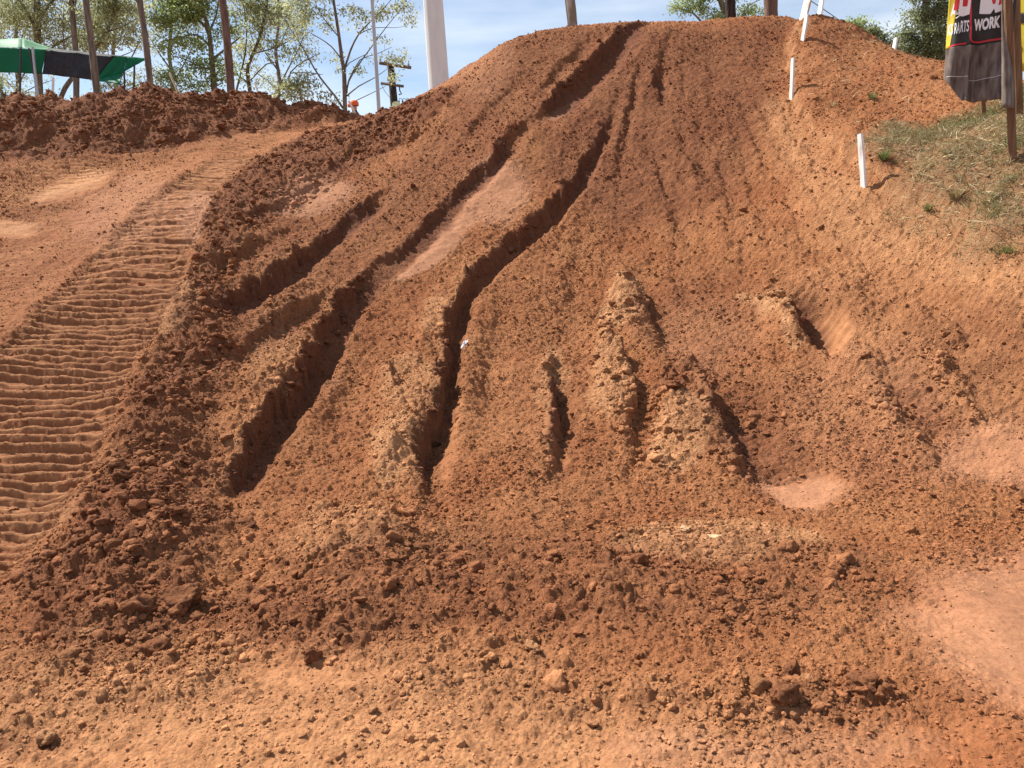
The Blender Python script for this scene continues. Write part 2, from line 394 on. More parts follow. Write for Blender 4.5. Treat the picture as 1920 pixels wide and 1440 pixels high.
def seg_field(x, y, P, reach):
    """nearest point on polyline P (world xy, uphill end first): signed distance (+ right), interpolated parameters, index mask"""
    P = np.asarray(P, np.float64)
    bb = (x > P[:, 0].min() - reach) & (x < P[:, 0].max() + reach) & (y > P[:, 1].min() - reach) & (y < P[:, 1].max() + reach)
    idx = np.nonzero(bb)[0]
    if len(idx) == 0: return idx, None, None, None
    X = x[idx]; Y = y[idx]
    best = np.full(len(idx), 1e9); sg = np.zeros(len(idx)); par = np.zeros((len(idx), P.shape[1] - 2)); ln = np.zeros(len(idx)); acc = 0
    for a, b in zip(P[:-1], P[1:]):
        dx, dy = b[0] - a[0], b[1] - a[1]; L2 = dx * dx + dy * dy + 1e-12; L = math.sqrt(L2)
        t = np.clip(((X - a[0]) * dx + (Y - a[1]) * dy) / L2, 0, 1)
        ex = X - (a[0] + t * dx); ey = Y - (a[1] + t * dy)
        d = np.hypot(ex, ey); s = np.sign(dx * (Y - a[1]) - dy * (X - a[0]))
        m = d < best
        best[m] = d[m]; sg[m] = s[m]; ln[m] = acc + t[m] * L
        par[m] = a[2:] * (1 - t[m, None]) + b[2:] * t[m, None]
        acc += L
    return idx, best * np.where(sg == 0, 1, sg), par, ln

def poly_mask(x, y, P, f0, f1):
    """1 inside the world polygon, fading across f0..f1 metres of signed distance (negative inside)"""
    P = np.asarray(P, np.float64); out = np.zeros(len(x), np.float32)
    r = max(f1, 0) + .02
    bb = (x > P[:, 0].min() - r) & (x < P[:, 0].max() + r) & (y > P[:, 1].min() - r) & (y < P[:, 1].max() + r)
    idx = np.nonzero(bb)[0]
    if len(idx) == 0: return out
    X = x[idx]; Y = y[idx]; best = np.full(len(idx), 1e9); ins = np.zeros(len(idx), bool)
    for k in range(len(P)):
        a = P[k]; b = P[(k + 1) % len(P)]
        dx, dy = b - a; L2 = dx * dx + dy * dy + 1e-12
        t = np.clip(((X - a[0]) * dx + (Y - a[1]) * dy) / L2, 0, 1)
        best = np.minimum(best, np.hypot(X - a[0] - t * dx, Y - a[1] - t * dy))
        c = ((a[1] > Y) != (b[1] > Y)) & (X < (b[0] - a[0]) * (Y - a[1]) / (b[1] - a[1] + 1e-12) + a[0])
        ins ^= c
    sd = np.where(ins, -best, best)
    out[idx] = 1 - sstep(f0, f1, sd)
    return out

def poly(*pts): return [hit(*p) for p in pts]
def blob(cx, cy, rx, ry, rot=0.0, n=14):
    c, s = math.cos(R(rot)), math.sin(R(rot))
    return [hit(cx + rx * math.cos(a) * c - ry * math.sin(a) * s, cy + rx * math.cos(a) * s + ry * math.sin(a) * c) for a in [2 * math.pi * k / n for k in range(n)]]

for r_ in RUTS + RIDGES:
    r_['w'] = [hit(q[0], q[1]) + tuple(q[2:]) for q in r_['p']]

WINDROW = poly((860, 180), (790, 250), (690, 300), (640, 335), (560, 400), (470, 445), (440, 540), (440, 640), (430, 760), (400, 860), (420, 960), (420, 1060), (400, 1150), (330, 1240),
               (190, 1235), (60, 1240), (0, 1180), (0, 1095), (110, 1020), (170, 930), (200, 860), (250, 745), (300, 645), (338, 560), (370, 440), (400, 370), (470, 300), (600, 245), (720, 214), (790, 195))
TRACK = poly((400, 298), (490, 292), (440, 335), (400, 370), (378, 430), (340, 560), (300, 640), (250, 740), (200, 860), (165, 930), (100, 1010), (0, 1085), (-260, 1150), (-300, 900), (-120, 760), (0, 650), (60, 600), (110, 545), (180, 480), (240, 410), (330, 340))
BERM = poly((-200, 330), (0, 312), (150, 300), (300, 285), (450, 257), (600, 233), (700, 222)) + [(-3.0, 16.5), (-9, 15.5), (-12, 13)]
GRASS = poly((1930, 545), (1850, 505), (1760, 455), (1700, 400), (1640, 350), (1600, 300), (1650, 262), (1740, 232), (1840, 200), (1870, 170)) + [(7.5, 9.5), (10, 8), (10, 5)]
GRASS_EDGE = poly((1930, 520), (1850, 480), (1760, 430), (1690, 385), (1640, 365), (1600, 340), (1540, 290), (1500, 220), (1470, 130), (1480, 60), (1510, 33)) + [(6, 12.5), (9, 11), (10, 5)]
FLOOR = poly((1250, 330), (1100, 470), (980, 560), (900, 700), (900, 900), (1000, 1000), (1500, 1000), (1800, 900), (1930, 700), (1930, 530), (1700, 440), (1560, 340), (1480, 260))
DAMP = [(poly((1190, 48), (1500, 40), (1440, 120), (1440, 220), (1400, 330), (1300, 420), (1120, 420), (1010, 330), (1040, 220), (1100, 140)), -.3, .35, .8),
        (poly((990, 66), (1190, 46), (1060, 180), (960, 290), (850, 380), (760, 450), (650, 440), (720, 330), (860, 200)), -.2, .3, .6),
        (WINDROW, -.15, .12, .7), (poly((860, 180), (760, 260), (640, 335), (520, 400), (440, 430), (430, 350), (560, 270), (720, 214)), -.1, .2, .9),
        (poly((560, 330), (860, 330), (800, 500), (640, 600), (560, 640), (480, 700), (400, 660), (440, 480)), -.2, .2, .45),
        (blob(950, 1100, 420, 110), -.25, .2, .6), (blob(1350, 1090, 330, 90), -.2, .2, .45), (blob(600, 1170, 250, 70), -.12, .1, .6),
        (blob(1290, 600, 110, 90), -.2, .2, .4), (blob(1400, 800, 120, 100), -.2, .2, .55), (blob(1290, 720, 60, 50), -.1, .1, .6), (blob(1850, 640, 140, 60), -.1, .15, .4),
        (blob(1530, 1310, 120, 50), -.05, .05, .45), (blob(100, 500, 100, 140), -.2, .4, .3), (blob(1020, 750, 70, 250), -.2, .2, .2),
        (blob(60, 1400, 90, 25), -.05, .05, .4), (poly((1280, 470), (1600, 560), (1700, 640), (1540, 560), (1330, 560)), -.15, .2, .25)]
PALE = [(poly((1440, 190), (1475, 190), (1500, 250), (1560, 330), (1640, 370), (1760, 440), (1920, 520), (1930, 620), (1700, 520), (1560, 450), (1480, 330)), -.2, .25, .75),
        (blob(1172, 578, 48, 45), -.03, .05, 1.), (blob(1275, 830, 65, 60), -.05, .04, .9), (blob(1140, 720, 36, 80), -.04, .05, .8), (blob(735, 860, 50, 60), -.05, .05, .9),
        (blob(1435, 580, 62, 18, 20), -.03, .05, 1.), (blob(1485, 620, 18, 50), -.02, .04, .9), (blob(825, 610, 30, 50), -.04, .05, .6), (blob(770, 740, 50, 60), -.05, .06, .6), (blob(1330, 1015, 190, 45), -.08, .08, .8), (blob(1035, 720, 22, 70), -.03, .05, .7), (blob(520, 680, 60, 80), -.08, .1, .5), (blob(640, 1010, 110, 60), -.08, .1, .55),
        (poly((-60, 1440), (-60, 1250), (300, 1230), (700, 1230), (1000, 1260), (1350, 1340), (1500, 1440), (1500, 1900), (-60, 1900)), -.3, .3, .62),
        (blob(130, 350, 70, 12, -22), -.12, .25, 1.0), (blob(20, 428, 45, 8), -.08, .2, .9), (blob(180, 1330, 170, 60), -.1, .1, .5),
        (poly((1640, 450), (1920, 620), (1920, 820), (1700, 760), (1560, 620), (1500, 520)), -.2, .3, .35), (blob(330, 590, 35, 60, 20), -.02, .06, .8), (blob(60, 960, 80, 60), -.1, .1, .6)]
PINK = [(blob(930, 370, 70, 60, -50), -.1, .15, .9), (blob(820, 465, 95, 22, -42), -.05, .08, 1.), (blob(1045, 200, 35, 8, -50), -.02, .04, 1.), (blob(590, 370, 75, 32, -15), -.1, .15, .9), (blob(365, 405, 26, 50, 15), -.05, .12, 1.4), (blob(1510, 915, 85, 40), -.15, .12, .9),
        (blob(1860, 850, 110, 60), -.12, .2, .7), (blob(1640, 780, 160, 120, 30), -.2, .3, .3), (poly((1930, 1040), (1760, 1070), (1690, 1150), (1760, 1220), (1800, 1310), (1930, 1360), (2200, 1360), (2200, 1040)), -.25, .2, .8),
        (blob(900, 120, 60, 60, -40), -.1, .3, .4), (blob(1320, 640, 90, 60), -.15, .3, .3), (blob(240, 400, 80, 60, -20), -.1, .3, .5), (blob(1450, 1420, 300, 40), -.1, .1, .6), (blob(610, 710, 30, 16), -.03, .05, .5)]
SMOOTH = [(blob(1510, 912, 85, 38), -.12, .08, .8), (poly((1930, 1050), (1770, 1080), (1700, 1150), (1770, 1220), (1800, 1310), (1930, 1370), (2400, 1370), (2400, 1050)), -.22, .15, .9),
          (blob(930, 370, 55, 50, -50), -.1, .1, .6), (blob(820, 465, 90, 18, -42), -.04, .06, .8), (blob(1560, 620, 45, 40), -.04, .06, .9), (blob(1045, 200, 35, 8, -50), -.02, .03, .9), (blob(590, 370, 60, 25, -15), -.1, .1, .5),
          (blob(130, 352, 75, 22, -20), -.1, .15, .85), (blob(20, 430, 60, 14), -.05, .1, .8), (poly((0, 640), (0, 470), (120, 400), (260, 330), (420, 250), (640, 235), (600, 262), (420, 290), (330, 335), (230, 410), (150, 500), (60, 600)), -.2, .3, .5),
          (poly((-60, 1440), (60, 1400), (420, 1330), (620, 1310), (900, 1340), (1250, 1360), (1420, 1440), (1420, 1900), (-60, 1900)), -.25, .25, .42), (poly((420, 1230), (520, 1215), (760, 1260), (620, 1330), (460, 1300)), -.08, .08, .45),
          (poly((1560, 1380), (1800, 1340), (1930, 1380), (2200, 1900), (1500, 1900)), -.1, .1, .5), (blob(1860, 850, 90, 45), -.08, .1, .6), (blob(1040, 830, 14, 60), -.01, .04, .7), (blob(845, 820, 20, 90), -.01, .04, .5), (TRACK, -.2, .02, .8)]
LOOSE = [(blob(560, 1245, 260, 30), -.08, .08, .6), (blob(160, 1300, 220, 40), -.1, .1, .65), (blob(900, 1235, 260, 40), -.1, .1, .65), (blob(1150, 1310, 200, 25), -.06, .06, .6), (blob(560, 1120, 120, 120), -.12, .15, .7), (blob(1580, 1180, 160, 60), -.1, .1, .4),(WINDROW, -.12, .1, 1.0), (BERM, -.3, .1, 0.9), (blob(900, 1110, 420, 90), -.2, .15, .8), (blob(640, 1160, 200, 70), -.15, .1, .9), (blob(1330, 1100, 300, 90), -.15, .15, .6), (blob(1480, 1310, 200, 55), -.08, .08, .9),
         (blob(1250, 1020, 200, 40), -.1, .1, .5), (blob(1280, 800, 90, 110), -.08, .08, .8), (blob(1172, 580, 55, 50), -.05, .05, .7), (blob(1400, 830, 120, 90), -.1, .1, .5), (blob(100, 1380, 120, 60), -.1, .1, .7), (blob(220, 1260, 200, 60), -.1, .1, .7), (blob(680, 990, 120, 80), -.1, .1, .6), (blob(740, 880, 50, 40), -.04, .04, .6), (blob(1500, 1100, 120, 60), -.1, .1, .4), (blob(1000, 1290, 300, 40), -.08, .08, .5)]

def zones(x, y, Z, wob):
    o = np.zeros(len(x), np.float32)
    for P, f0, f1, a in Z:
        m = poly_mask(x + wob[0], y + wob[1], P, f0, f1) * a
        o = np.maximum(o, m)
    return o

def terrain(x, y, detail=True):
    """height and soil fields at world positions"""
    x = np.asarray(x, np.float64); y = np.asarray(y, np.float64)
    z = base(x, y)
    F = {}
    wx = (fbm(x * 3, y * 3, 11, 4) - .5) * .35; wy = (fbm(x * 3, y * 3, 31, 4) - .5) * .35
    F['damp'] = zones(x, y, DAMP, (wx, wy)); F['pale'] = zones(x, y, PALE, (wx * .6, wy * .6)); F['pink'] = zones(x, y, PINK, (wx, wy))
    smooth = zones(x, y, SMOOTH, (wx * .5, wy * .5)); loose = zones(x, y, LOOSE, (wx, wy))
    berm = poly_mask(x + wx, y + wy, BERM, -.2, .1)
    F['damp'] = np.maximum(F['damp'], berm * .85)
    F['pale'] = np.where(F['pale'] > 0, F['pale'], 0) * (1 - .6 * berm)
    grass = poly_mask(x + wx * 1.5, y + wy * 1.5, GRASS, -.3, .15); F['grass'] = grass
    gedge = poly_mask(x + wx, y + wy, GRASS_EDGE, -.14, .03)
    # broad undulation
    z += (fbm(x * 1.3, y * 1.3, 3, 4) - .5) * .13
    z += (fbm(x * 5, y * 5, 4, 3) - .5) * (.035 + .05 * loose)
    # big tumbled heaps on the berm
    if berm.max() > 0:
        z += berm * (lumps(x + wx * .5, y + wy * .5, .75, 71, .22, .55, .9, .7) * .38 + (fbm(x * 2.2, y * 2.2, 77, 4) - .5) * .3)
    for i, r in enumerate(RIDGES):
        idx, s, par, ln = seg_field(x, y, r['w'], 1.0)
        if s is None: continue
        hw = par[:, 0] * (0.8 + .4 * vnoise(ln * 5, ln * 0, 50 + i)); k = np.exp(-(s / hw) ** 2)
        z[idx] += par[:, 1] * k * (.55 + .9 * fbm(x[idx] * 7, y[idx] * 7, 60 + i, 3))
    lipm = np.zeros(len(x), np.float32); rutwall = np.zeros(len(x), np.float32)
    rutfloor = np.zeros(len(x), np.float32); wall = np.zeros(len(x), np.float32)
    for i, r in enumerate(RUTS):
        idx, s, par, ln = seg_field(x, y, r['w'], 1.1)
        if s is None: continue
        sf = r.get('soft', 1.0); wr = r['wr']
        X, Y = x[idx], y[idx]
        wj = np.where(s < 0, 1.0, .6) * min(1.0, .5 + r.get('jag', .5))
        s = s + ((fbm(X * 5, Y * 5, 90 + i, 5, .62) - .5) * .21 + (vnoise(X * 24, Y * 24, 95 + i) - .5) * .035 + (vnoise(X * 55, Y * 55, 96 + i) - .5) * .014) * wj
        brk = .72 + .5 * fbm(ln * 2.2, ln * 0 + i * 3, 101, 3)
        w = par[:, 0] * .36; dep = par[:, 1] * .62 * brk; lip = par[:, 2] * 1.25 * (.2 + 1.6 * fbm(ln * 5.0, ln * 0 + i, 99, 3))
        ww = .08 * sf ** 1.6 * (.6 + .8 * vnoise(ln * 6, ln * 0, 103 + i))
        left = 1 - sstep(-w - ww, -w, s)           # 1 on the left bank
        right = sstep(w * .6, w + wr, s)
        dz = -dep * (1 - left) * (1 - right)
        dz += lip * np.where(s < -w - ww * .5, np.exp(-np.maximum(-(s + w + ww * .5), 0) / (.17 * sf)), 1 - sstep(-w - ww * .5, -w + ww * .2, s))
        dz += lip * .25 * np.exp(-((s - w - wr) / (.12 * sf)) ** 2)
        # tyre knob scallops across the rut
        fl = (1 - left) * (1 - right)
        dz += fl * .010 * np.sin(ln * 2 * math.pi / .085 + s * 6) * (dep > .04) * (vnoise(ln * 3, s * 0, 97 + i) > .4)
        z[idx] += dz
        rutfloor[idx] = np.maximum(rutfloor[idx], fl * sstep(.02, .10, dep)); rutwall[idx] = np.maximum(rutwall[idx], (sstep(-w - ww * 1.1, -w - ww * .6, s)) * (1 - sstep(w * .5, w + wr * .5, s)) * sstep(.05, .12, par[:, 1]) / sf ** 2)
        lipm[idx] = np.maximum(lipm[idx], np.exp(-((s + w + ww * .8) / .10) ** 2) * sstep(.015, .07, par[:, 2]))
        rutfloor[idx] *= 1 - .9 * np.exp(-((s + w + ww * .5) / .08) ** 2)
    F['rut'] = np.maximum(rutfloor, rutwall)  # mask for the dark rut colour, which has wall shade painted into it
    # scoops
    for (cx, cy, rx, ry, dp) in ((1545, 612, 70, 60, .10), (1500, 900, 110, 60, .04), (1400, 800, 90, 80, .05), (1530, 283, 26, 14, .12), (1270, 640, 60, 40, .04)):
        m = poly_mask(x, y, blob(cx, cy, rx, ry), -.22, .03); z -= dp * m
    # cut bank along the right edge of the ramp: ground steps up to the grass
    z += gedge * (1 - poly_mask(x, y, GRASS_EDGE, -1.1, -.25)) * (.06 + .13 * fbm(x * 3, y * 3, 47, 3)); F['pale'] = np.maximum(F['pale'], .8 * np.exp(-((gedge - .5) / .3) ** 2) * (gedge > .02))
    # bulldozer cleat prints
    tr = poly_mask(x + wx * .5, y + wy * .2, TRACK, -.10, .03)
    tr2 = poly_mask(x, y, poly((0, 392), (0, 318), (130, 305), (230, 300), (200, 330), (100, 360)), -.1, .1) * .6
    tr2 = np.maximum(tr2, poly_mask(x, y, poly((330, 340), (400, 298), (430, 262), (520, 250), (520, 275), (450, 320), (400, 340)), -.1, .1) * .5)
    q = np.maximum(tr, tr2)
    # print pattern drifts along the lane
    p = (y + (fbm(x * .8, y * .5, 41, 2) - .5) * .06 + (fbm(x * 14, y * 10, 42, 3) - .5) * .020 + .02 * x) / .096
    fr = p - np.floor(p); row_ = np.floor(p)
    rh = .75 + .5 * vnoise(row_ * 1.7, x * 1.4, 44)
    prof = sstep(0, .16, fr) * (1 - sstep(.20, .58, fr)) 
    brk = sstep(.22, .5, fbm(x * 2.2 + row_ * 5.1, row_ * 3.3 + y, 45, 4))
    z += q * (.050 * rh * prof * (.3 + .7 * brk) - .045)
    rim = np.exp(-((poly_mask(x + wx * .5, y + wy * .2, TRACK, -.25, .25) - .35) / .16) ** 2); z += rim * .03 * fbm(x * 8, y * 8, 46, 3) * (y < 11)
    F['cleat'] = q * prof; F['pale'] = np.maximum(F['pale'], q * sstep(.5, .9, prof) * .75)
    sm = np.maximum(smooth, rutfloor * .55); F['smooth'] = sm; F['damp'] = np.maximum(F['damp'], tr * .45)
    loose = np.maximum(loose, lipm * .85)
    F['loose'] = loose; F['pale'] = np.maximum(F['pale'], lipm * .45 * (y < 9))
    rough = np.clip(.85 + .35 * loose - sm * .85, .05, 1.3) * (1 - .35 * grass)
    F['rough'] = rough
    if detail:
        qx = x + (vnoise(x * 22, y * 22, 5) - .5) * .03; qy = y + (vnoise(x * 22, y * 22, 6) - .5) * .03
        qy = qy * 1.15
        lz = np.nonzero(loose > .25)[0]
        if len(lz):
            z[lz] += lumps(qx[lz], qy[lz], .22, 120, .035, .12, .65, .55) * (.5 + .25 * sstep(6.5, 9, y[lz])) * sstep(.25, .8, loose[lz])
            z[lz] += lumps(qx[lz], qy[lz], .11, 130, .02, .062, .8, .55) * .6 * sstep(.25, .7, loose[lz])
        var = fbm(x * 2.5, y * 2.5, 140, 3); 
        nf = .5 + .5 * sstep(2.5, 6.0, y)
        z += lumps(qx, qy, .060, 150, .010, .036, .85, .62) * .95 * nf * rough * (.45 + 1.1 * var)
        z += lumps(qx + 3.3, qy, .042, 155, .008, .026, .85, .65) * .95 * nf * rough
        z += lumps(qx, qy, .030, 160, .006, .017, .9, .75) * .85 * np.clip(rough * 1.2, 0, 1.1)
        z += (fbm(x * 45, y * 45, 170, 3) - .5) * .016 * (.25 + rough)
    return z, F

# ------------------------------------------------------------------ ground meshes
def soil_material(name, inst=False):
    m, nt, b = new_mat(name)
    N, L = nt.nodes, nt.links
    def attr(a):
        n = N.new('ShaderNodeAttribute'); n.attribute_name = a
        if inst: n.attribute_type = 'INSTANCER'
        return n.outputs['Fac']
    def noise(scale, det=5, rough=.6):
        n = N.new('ShaderNodeTexNoise'); n.inputs['Scale'].default_value = scale; n.inputs['Detail'].default_value = det; n.inputs['Roughness'].default_value = rough
        L.new(geo.outputs['Position'], n.inputs['Vector']); return n.outputs['Fac']
    def rng_(v, a, b_, c, d):
        n = N.new('ShaderNodeMapRange'); n.inputs[1].default_value, n.inputs[2].default_value, n.inputs[3].default_value, n.inputs[4].default_value = a, b_, c, d
        L.new(v, n.inputs[0]); return n.outputs[0]
    def math_(op, a, b_):
        n = N.new('ShaderNodeMath'); n.operation = op
        for i, v in enumerate((a, b_)):
            if isinstance(v, (int, float)): n.inputs[i].default_value = v
            else: L.new(v, n.inputs[i])
        return n.outputs[0]
    def mix(f, c1, c2, t='MIX'):
        n = N.new('ShaderNodeMixRGB'); n.blend_type = t
        for i, v in ((0, f), (1, c1), (2, c2)):
            if isinstance(v, tuple): n.inputs[i].default_value = (*v, 1)
            elif isinstance(v, (int, float)): n.inputs[i].default_value = v
            else: L.new(v, n.inputs[i])
        return n.outputs[0]
    geo = N.new('ShaderNodeNewGeometry')
    big = noise(1.7, 6); med = noise(14, 5); fine = noise(75, 4, .7); grit = noise(260, 3, .7)
    c = mix(rng_(big, .35, .65, 0, 1), SOIL['red'], SOIL['tan'])
    c = mix(math_('MULTIPLY', attr('pale'), rng_(med, .3, .6, .45, 1.0)), c, SOIL['pale'])
    c = mix(math_('MULTIPLY', attr('damp'), rng_(med, .3, .65, 1.0, .55)), c, SOIL['damp'])
    c = mix(math_('MULTIPLY', attr('pink'), rng_(fine, .3, .6, .4, 1.0)), c, SOIL['pink'])
    c = mix(math_('MULTIPLY', attr('rut'), .8), c, SOIL['rut'])  # damp rut soil, darkened further so the walls' shade is in the colour
    c = mix(math_('MULTIPLY', attr('grass'), rng_(med, .35, .6, .35, .8)), c, SOIL['litter'])
    # dry dust on some crumbs, damp cores on others
    c = mix(rng_(fine, .56, .72, 0, .45), c, SOIL['dust'])
    c = mix(rng_(fine, .48, .30, 0, .5), c, SOIL['core'])
    v = rng_(med, .25, .75, .80, 1.16)
    if inst:
        oi = N.new('ShaderNodeObjectInfo'); v = math_('MULTIPLY', v, rng_(oi.outputs['Random'], 0, 1, .85, 1.45))
    hs = N.new('ShaderNodeHueSaturation'); L.new(v, hs.inputs['Value']); L.new(c, hs.inputs['Color'])
    L.new(hs.outputs['Color'], b.inputs['Base Color'])
    b.inputs['Roughness'].default_value = .95
    b.inputs['Specular IOR Level'].default_value = .12
    b1 = N.new('ShaderNodeBump'); b1.inputs['Distance'].default_value = .014; b1.inputs['Strength'].default_value = .9
    vo = N.new('ShaderNodeTexVoronoi'); vo.inputs['Scale'].default_value = 62; L.new(geo.outputs['Position'], vo.inputs['Vector'])
    b0 = N.new('ShaderNodeBump'); b0.invert = True; b0.inputs['Distance'].default_value = .010; b0.inputs['Strength'].default_value = .75
    L.new(vo.outputs['Distance'], b0.inputs['Height']); rs_ = rng_(attr('smooth'), .1, .9, 1.0, .10); L.new(math_('MULTIPLY', rs_, .75), b0.inputs['Strength']); L.new(math_('MULTIPLY', rs_, .9), b1.inputs['Strength']); L.new(b0.outputs['Normal'], b1.inputs['Normal'])
    b2 = N.new('ShaderNodeBump'); b2.inputs['Distance'].default_value = .004; b2.inputs['Strength'].default_value = .8
    L.new(fine, b1.inputs['Height']); L.new(grit, b2.inputs['Height']); L.new(b1.outputs['Normal'], b2.inputs['Normal']); L.new(b2.outputs['Normal'], b.inputs['Normal'])
    return m

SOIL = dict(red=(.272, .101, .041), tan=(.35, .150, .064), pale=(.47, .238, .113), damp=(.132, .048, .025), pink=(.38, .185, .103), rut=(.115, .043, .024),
            litter=(.225, .155, .085), dust=(.47, .23, .115), core=(.16, .054, .025))
M_SOIL = soil_material('red_clay_soil')
M_SOILC = soil_material('red_clay_crumb', True)

FIELDS = ('damp', 'pale', 'pink', 'grass', 'rut', 'smooth')
def put_fields(me, F):
    for k in FIELDS:
        a = me.attributes.new(k, 'FLOAT', 'POINT'); a.data.foreach_set('value', np.ascontiguousarray(F[k], dtype=np.float32))

QUAL = 1.21
# rows: even in the picture height of a rising slope, columns: fan of bearings, all on the real land
def rows_spacing():
    ys = [1.75]; 
    while ys[-1] < 17.0:
        y = ys[-1]
        ys.append(y + (max(.0068, .0012 * y) if y < 13.6 else .03 + (y - 13.6) * .03) * QUAL)
    return np.array(ys)
ROWS = rows_spacing()
nu = int(1010 / QUAL)
U = np.concatenate([np.linspace(-.98, -.73, 50, endpoint=False), np.linspace(-.73, .73, nu, endpoint=False), np.linspace(.73, .98, 50)])
YY, UU = np.meshgrid(ROWS, U, indexing='ij')
XX = UU * (YY + .35)
xs, ys = XX.ravel(), YY.ravel()
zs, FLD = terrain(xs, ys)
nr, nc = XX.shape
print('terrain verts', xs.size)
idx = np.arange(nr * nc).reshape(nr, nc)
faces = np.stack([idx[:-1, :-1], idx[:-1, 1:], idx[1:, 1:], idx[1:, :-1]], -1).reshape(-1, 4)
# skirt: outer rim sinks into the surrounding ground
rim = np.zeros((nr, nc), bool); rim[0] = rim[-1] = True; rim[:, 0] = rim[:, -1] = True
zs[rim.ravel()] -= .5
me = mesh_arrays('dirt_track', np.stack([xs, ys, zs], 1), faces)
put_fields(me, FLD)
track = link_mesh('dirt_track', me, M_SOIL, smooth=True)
tag(track, kind='structure')

# the country round it: coarse sheet to the horizon, a little lower where the track lies on it
gx = np.concatenate([-np.geomspace(16.5, 3000, 26)[::-1], np.arange(-16, 16.01, .25), np.geomspace(16.5, 3000, 26)])
gy = np.concatenate([-np.geomspace(6.5, 3000, 22)[::-1], np.arange(-6, 42.01, .25), np.geomspace(43, 3000, 26)])
GYY, GXX = np.meshgrid(gy, gx, indexing='ij')
gxx, gyy = GXX.ravel(), GYY.ravel()
_, GF = terrain(gxx, gyy, detail=False)
gz = base(gxx, gyy)
inside = (gyy > 1.9) & (gyy < 16.8) & (np.abs(gxx) < .96 * (gyy + .35))
gz = np.where(inside, gz - .75, gz) + (fbm(gxx * .8, gyy * .8, 8, 4) - .5) * .1
far = sstep(17, 24, np.hypot(gxx, gyy - 3))
GF['grass'] = np.maximum(GF['grass'], far * .9).astype(np.float32)
gi = np.arange(gxx.size).reshape(GXX.shape)
gfaces = np.stack([gi[:-1, :-1], gi[:-1, 1:], gi[1:, 1:], gi[1:, :-1]], -1).reshape(-1, 4)
me = mesh_arrays('ground', np.stack([gxx, gyy, gz], 1), gfaces)
put_fields(me, GF)
tag(link_mesh('ground', me, M_SOIL, smooth=True), kind='structure')
from mathutils import noise as mnoise

# ------------------------------------------------------------------ picking positions on the finished surface
VZ = zs.reshape(nr, nc)
def surf(x, y):
    """height of the finished track surface at one place (nearest mesh point)"""
    i = int(np.clip(np.searchsorted(ROWS, y), 1, nr - 2)); u = x / (y + .35)
    j = int(np.clip(np.searchsorted(U, u), 1, nc - 2))
    return float(VZ[i, j])

def soil_clod_mesh(name, seed, sub=2, rough=.22, squash=.72):
    r = np.random.default_rng(seed)
    bm = bmesh.new(); bmesh.ops.create_icosphere(bm, subdivisions=sub, radius=1.0)
    dirs = r.normal(size=(9, 3)); dirs /= np.linalg.norm(dirs, axis=1)[:, None]; cut = r.uniform(.55, .92, 9)
    sc = np.array([1.0, r.uniform(.7, .95), squash * r.uniform(.8, 1.15)])
    for v in bm.verts:
        p = np.array(v.co)
        for d_, c_ in zip(dirs, cut):
            t = p @ d_
            if t > c_: p = p - d_ * (t - c_) * .85
        q = Vector(p) + Vector((seed * 3.7, seed * 1.3, -seed * 2.1))
        n = mnoise.noise(q * 1.6); n2 = mnoise.noise(q * 4.1) * (sub > 2); n3 = mnoise.noise(q * 10.0) * (sub > 3); n4 = mnoise.noise(q * 21.0) * (sub > 4)
        p = p * (1 + rough * (.7 * n + .42 * n2 + .22 * n3 + .10 * n4))
        v.co = Vector(p * sc)
    me = bpy.data.meshes.new(name); bm.to_mesh(me); bm.free()
    if sub > 2: me.shade_smooth()
    for k in FIELDS:
        me.attributes.new(k, 'FLOAT', 'POINT')
    return me

def clod_material(name, c1, c2, c3):
    m, nt, b = new_mat(name)
    N, L = nt.nodes, nt.links
    oi = N.new('ShaderNodeObjectInfo'); cr = N.new('ShaderNodeValToRGB')
    e = cr.color_ramp.elements; e[0].position = 0; e[0].color = (*c1, 1); e[1].position = 1; e[1].color = (*c3, 1); k = e.new(.5); k.color = (*c2, 1)
    geo = N.new('ShaderNodeNewGeometry'); no = N.new('ShaderNodeTexNoise'); no.inputs['Scale'].default_value = 90; no.inputs['Detail'].default_value = 5; no.inputs['Roughness'].default_value = .7
    big = N.new('ShaderNodeTexNoise'); big.inputs['Scale'].default_value = 16; big.inputs['Detail'].default_value = 4
    mr = N.new('ShaderNodeMapRange'); mr.inputs[1].default_value, mr.inputs[2].default_value, mr.inputs[3].default_value, mr.inputs[4].default_value = .3, .7, .7, 1.3
    hs = N.new('ShaderNodeHueSaturation'); bu = N.new('ShaderNodeBump'); bu.inputs['Distance'].default_value = .008; bu.inputs['Strength'].default_value = .8
    L.new(geo.outputs['Position'], no.inputs['Vector']); L.new(geo.outputs['Position'], big.inputs['Vector'])
    L.new(oi.outputs['Random'], cr.inputs['Fac']); L.new(cr.outputs['Color'], hs.inputs['Color']); L.new(big.outputs['Fac'], mr.inputs[0]); L.new(mr.outputs[0], hs.inputs['Value'])
    L.new(hs.outputs['Color'], b.inputs['Base Color']); L.new(no.outputs['Fac'], bu.inputs['Height']); L.new(bu.outputs['Normal'], b.inputs['Normal'])
    b.inputs['Roughness'].default_value = .95; b.inputs['Specular IOR Level'].default_value = .1
    return m
M_CLOD = clod_material('red_clod', (.14, .054, .026), (.21, .082, .038), (.28, .125, .060))
M_CLODP = clod_material('pale_clod', (.28, .14, .07), (.35, .185, .095), (.42, .24, .13))
M_STONE = clod_material('pale_stone', (.38, .22, .12), (.44, .27, .15), (.50, .33, .19))

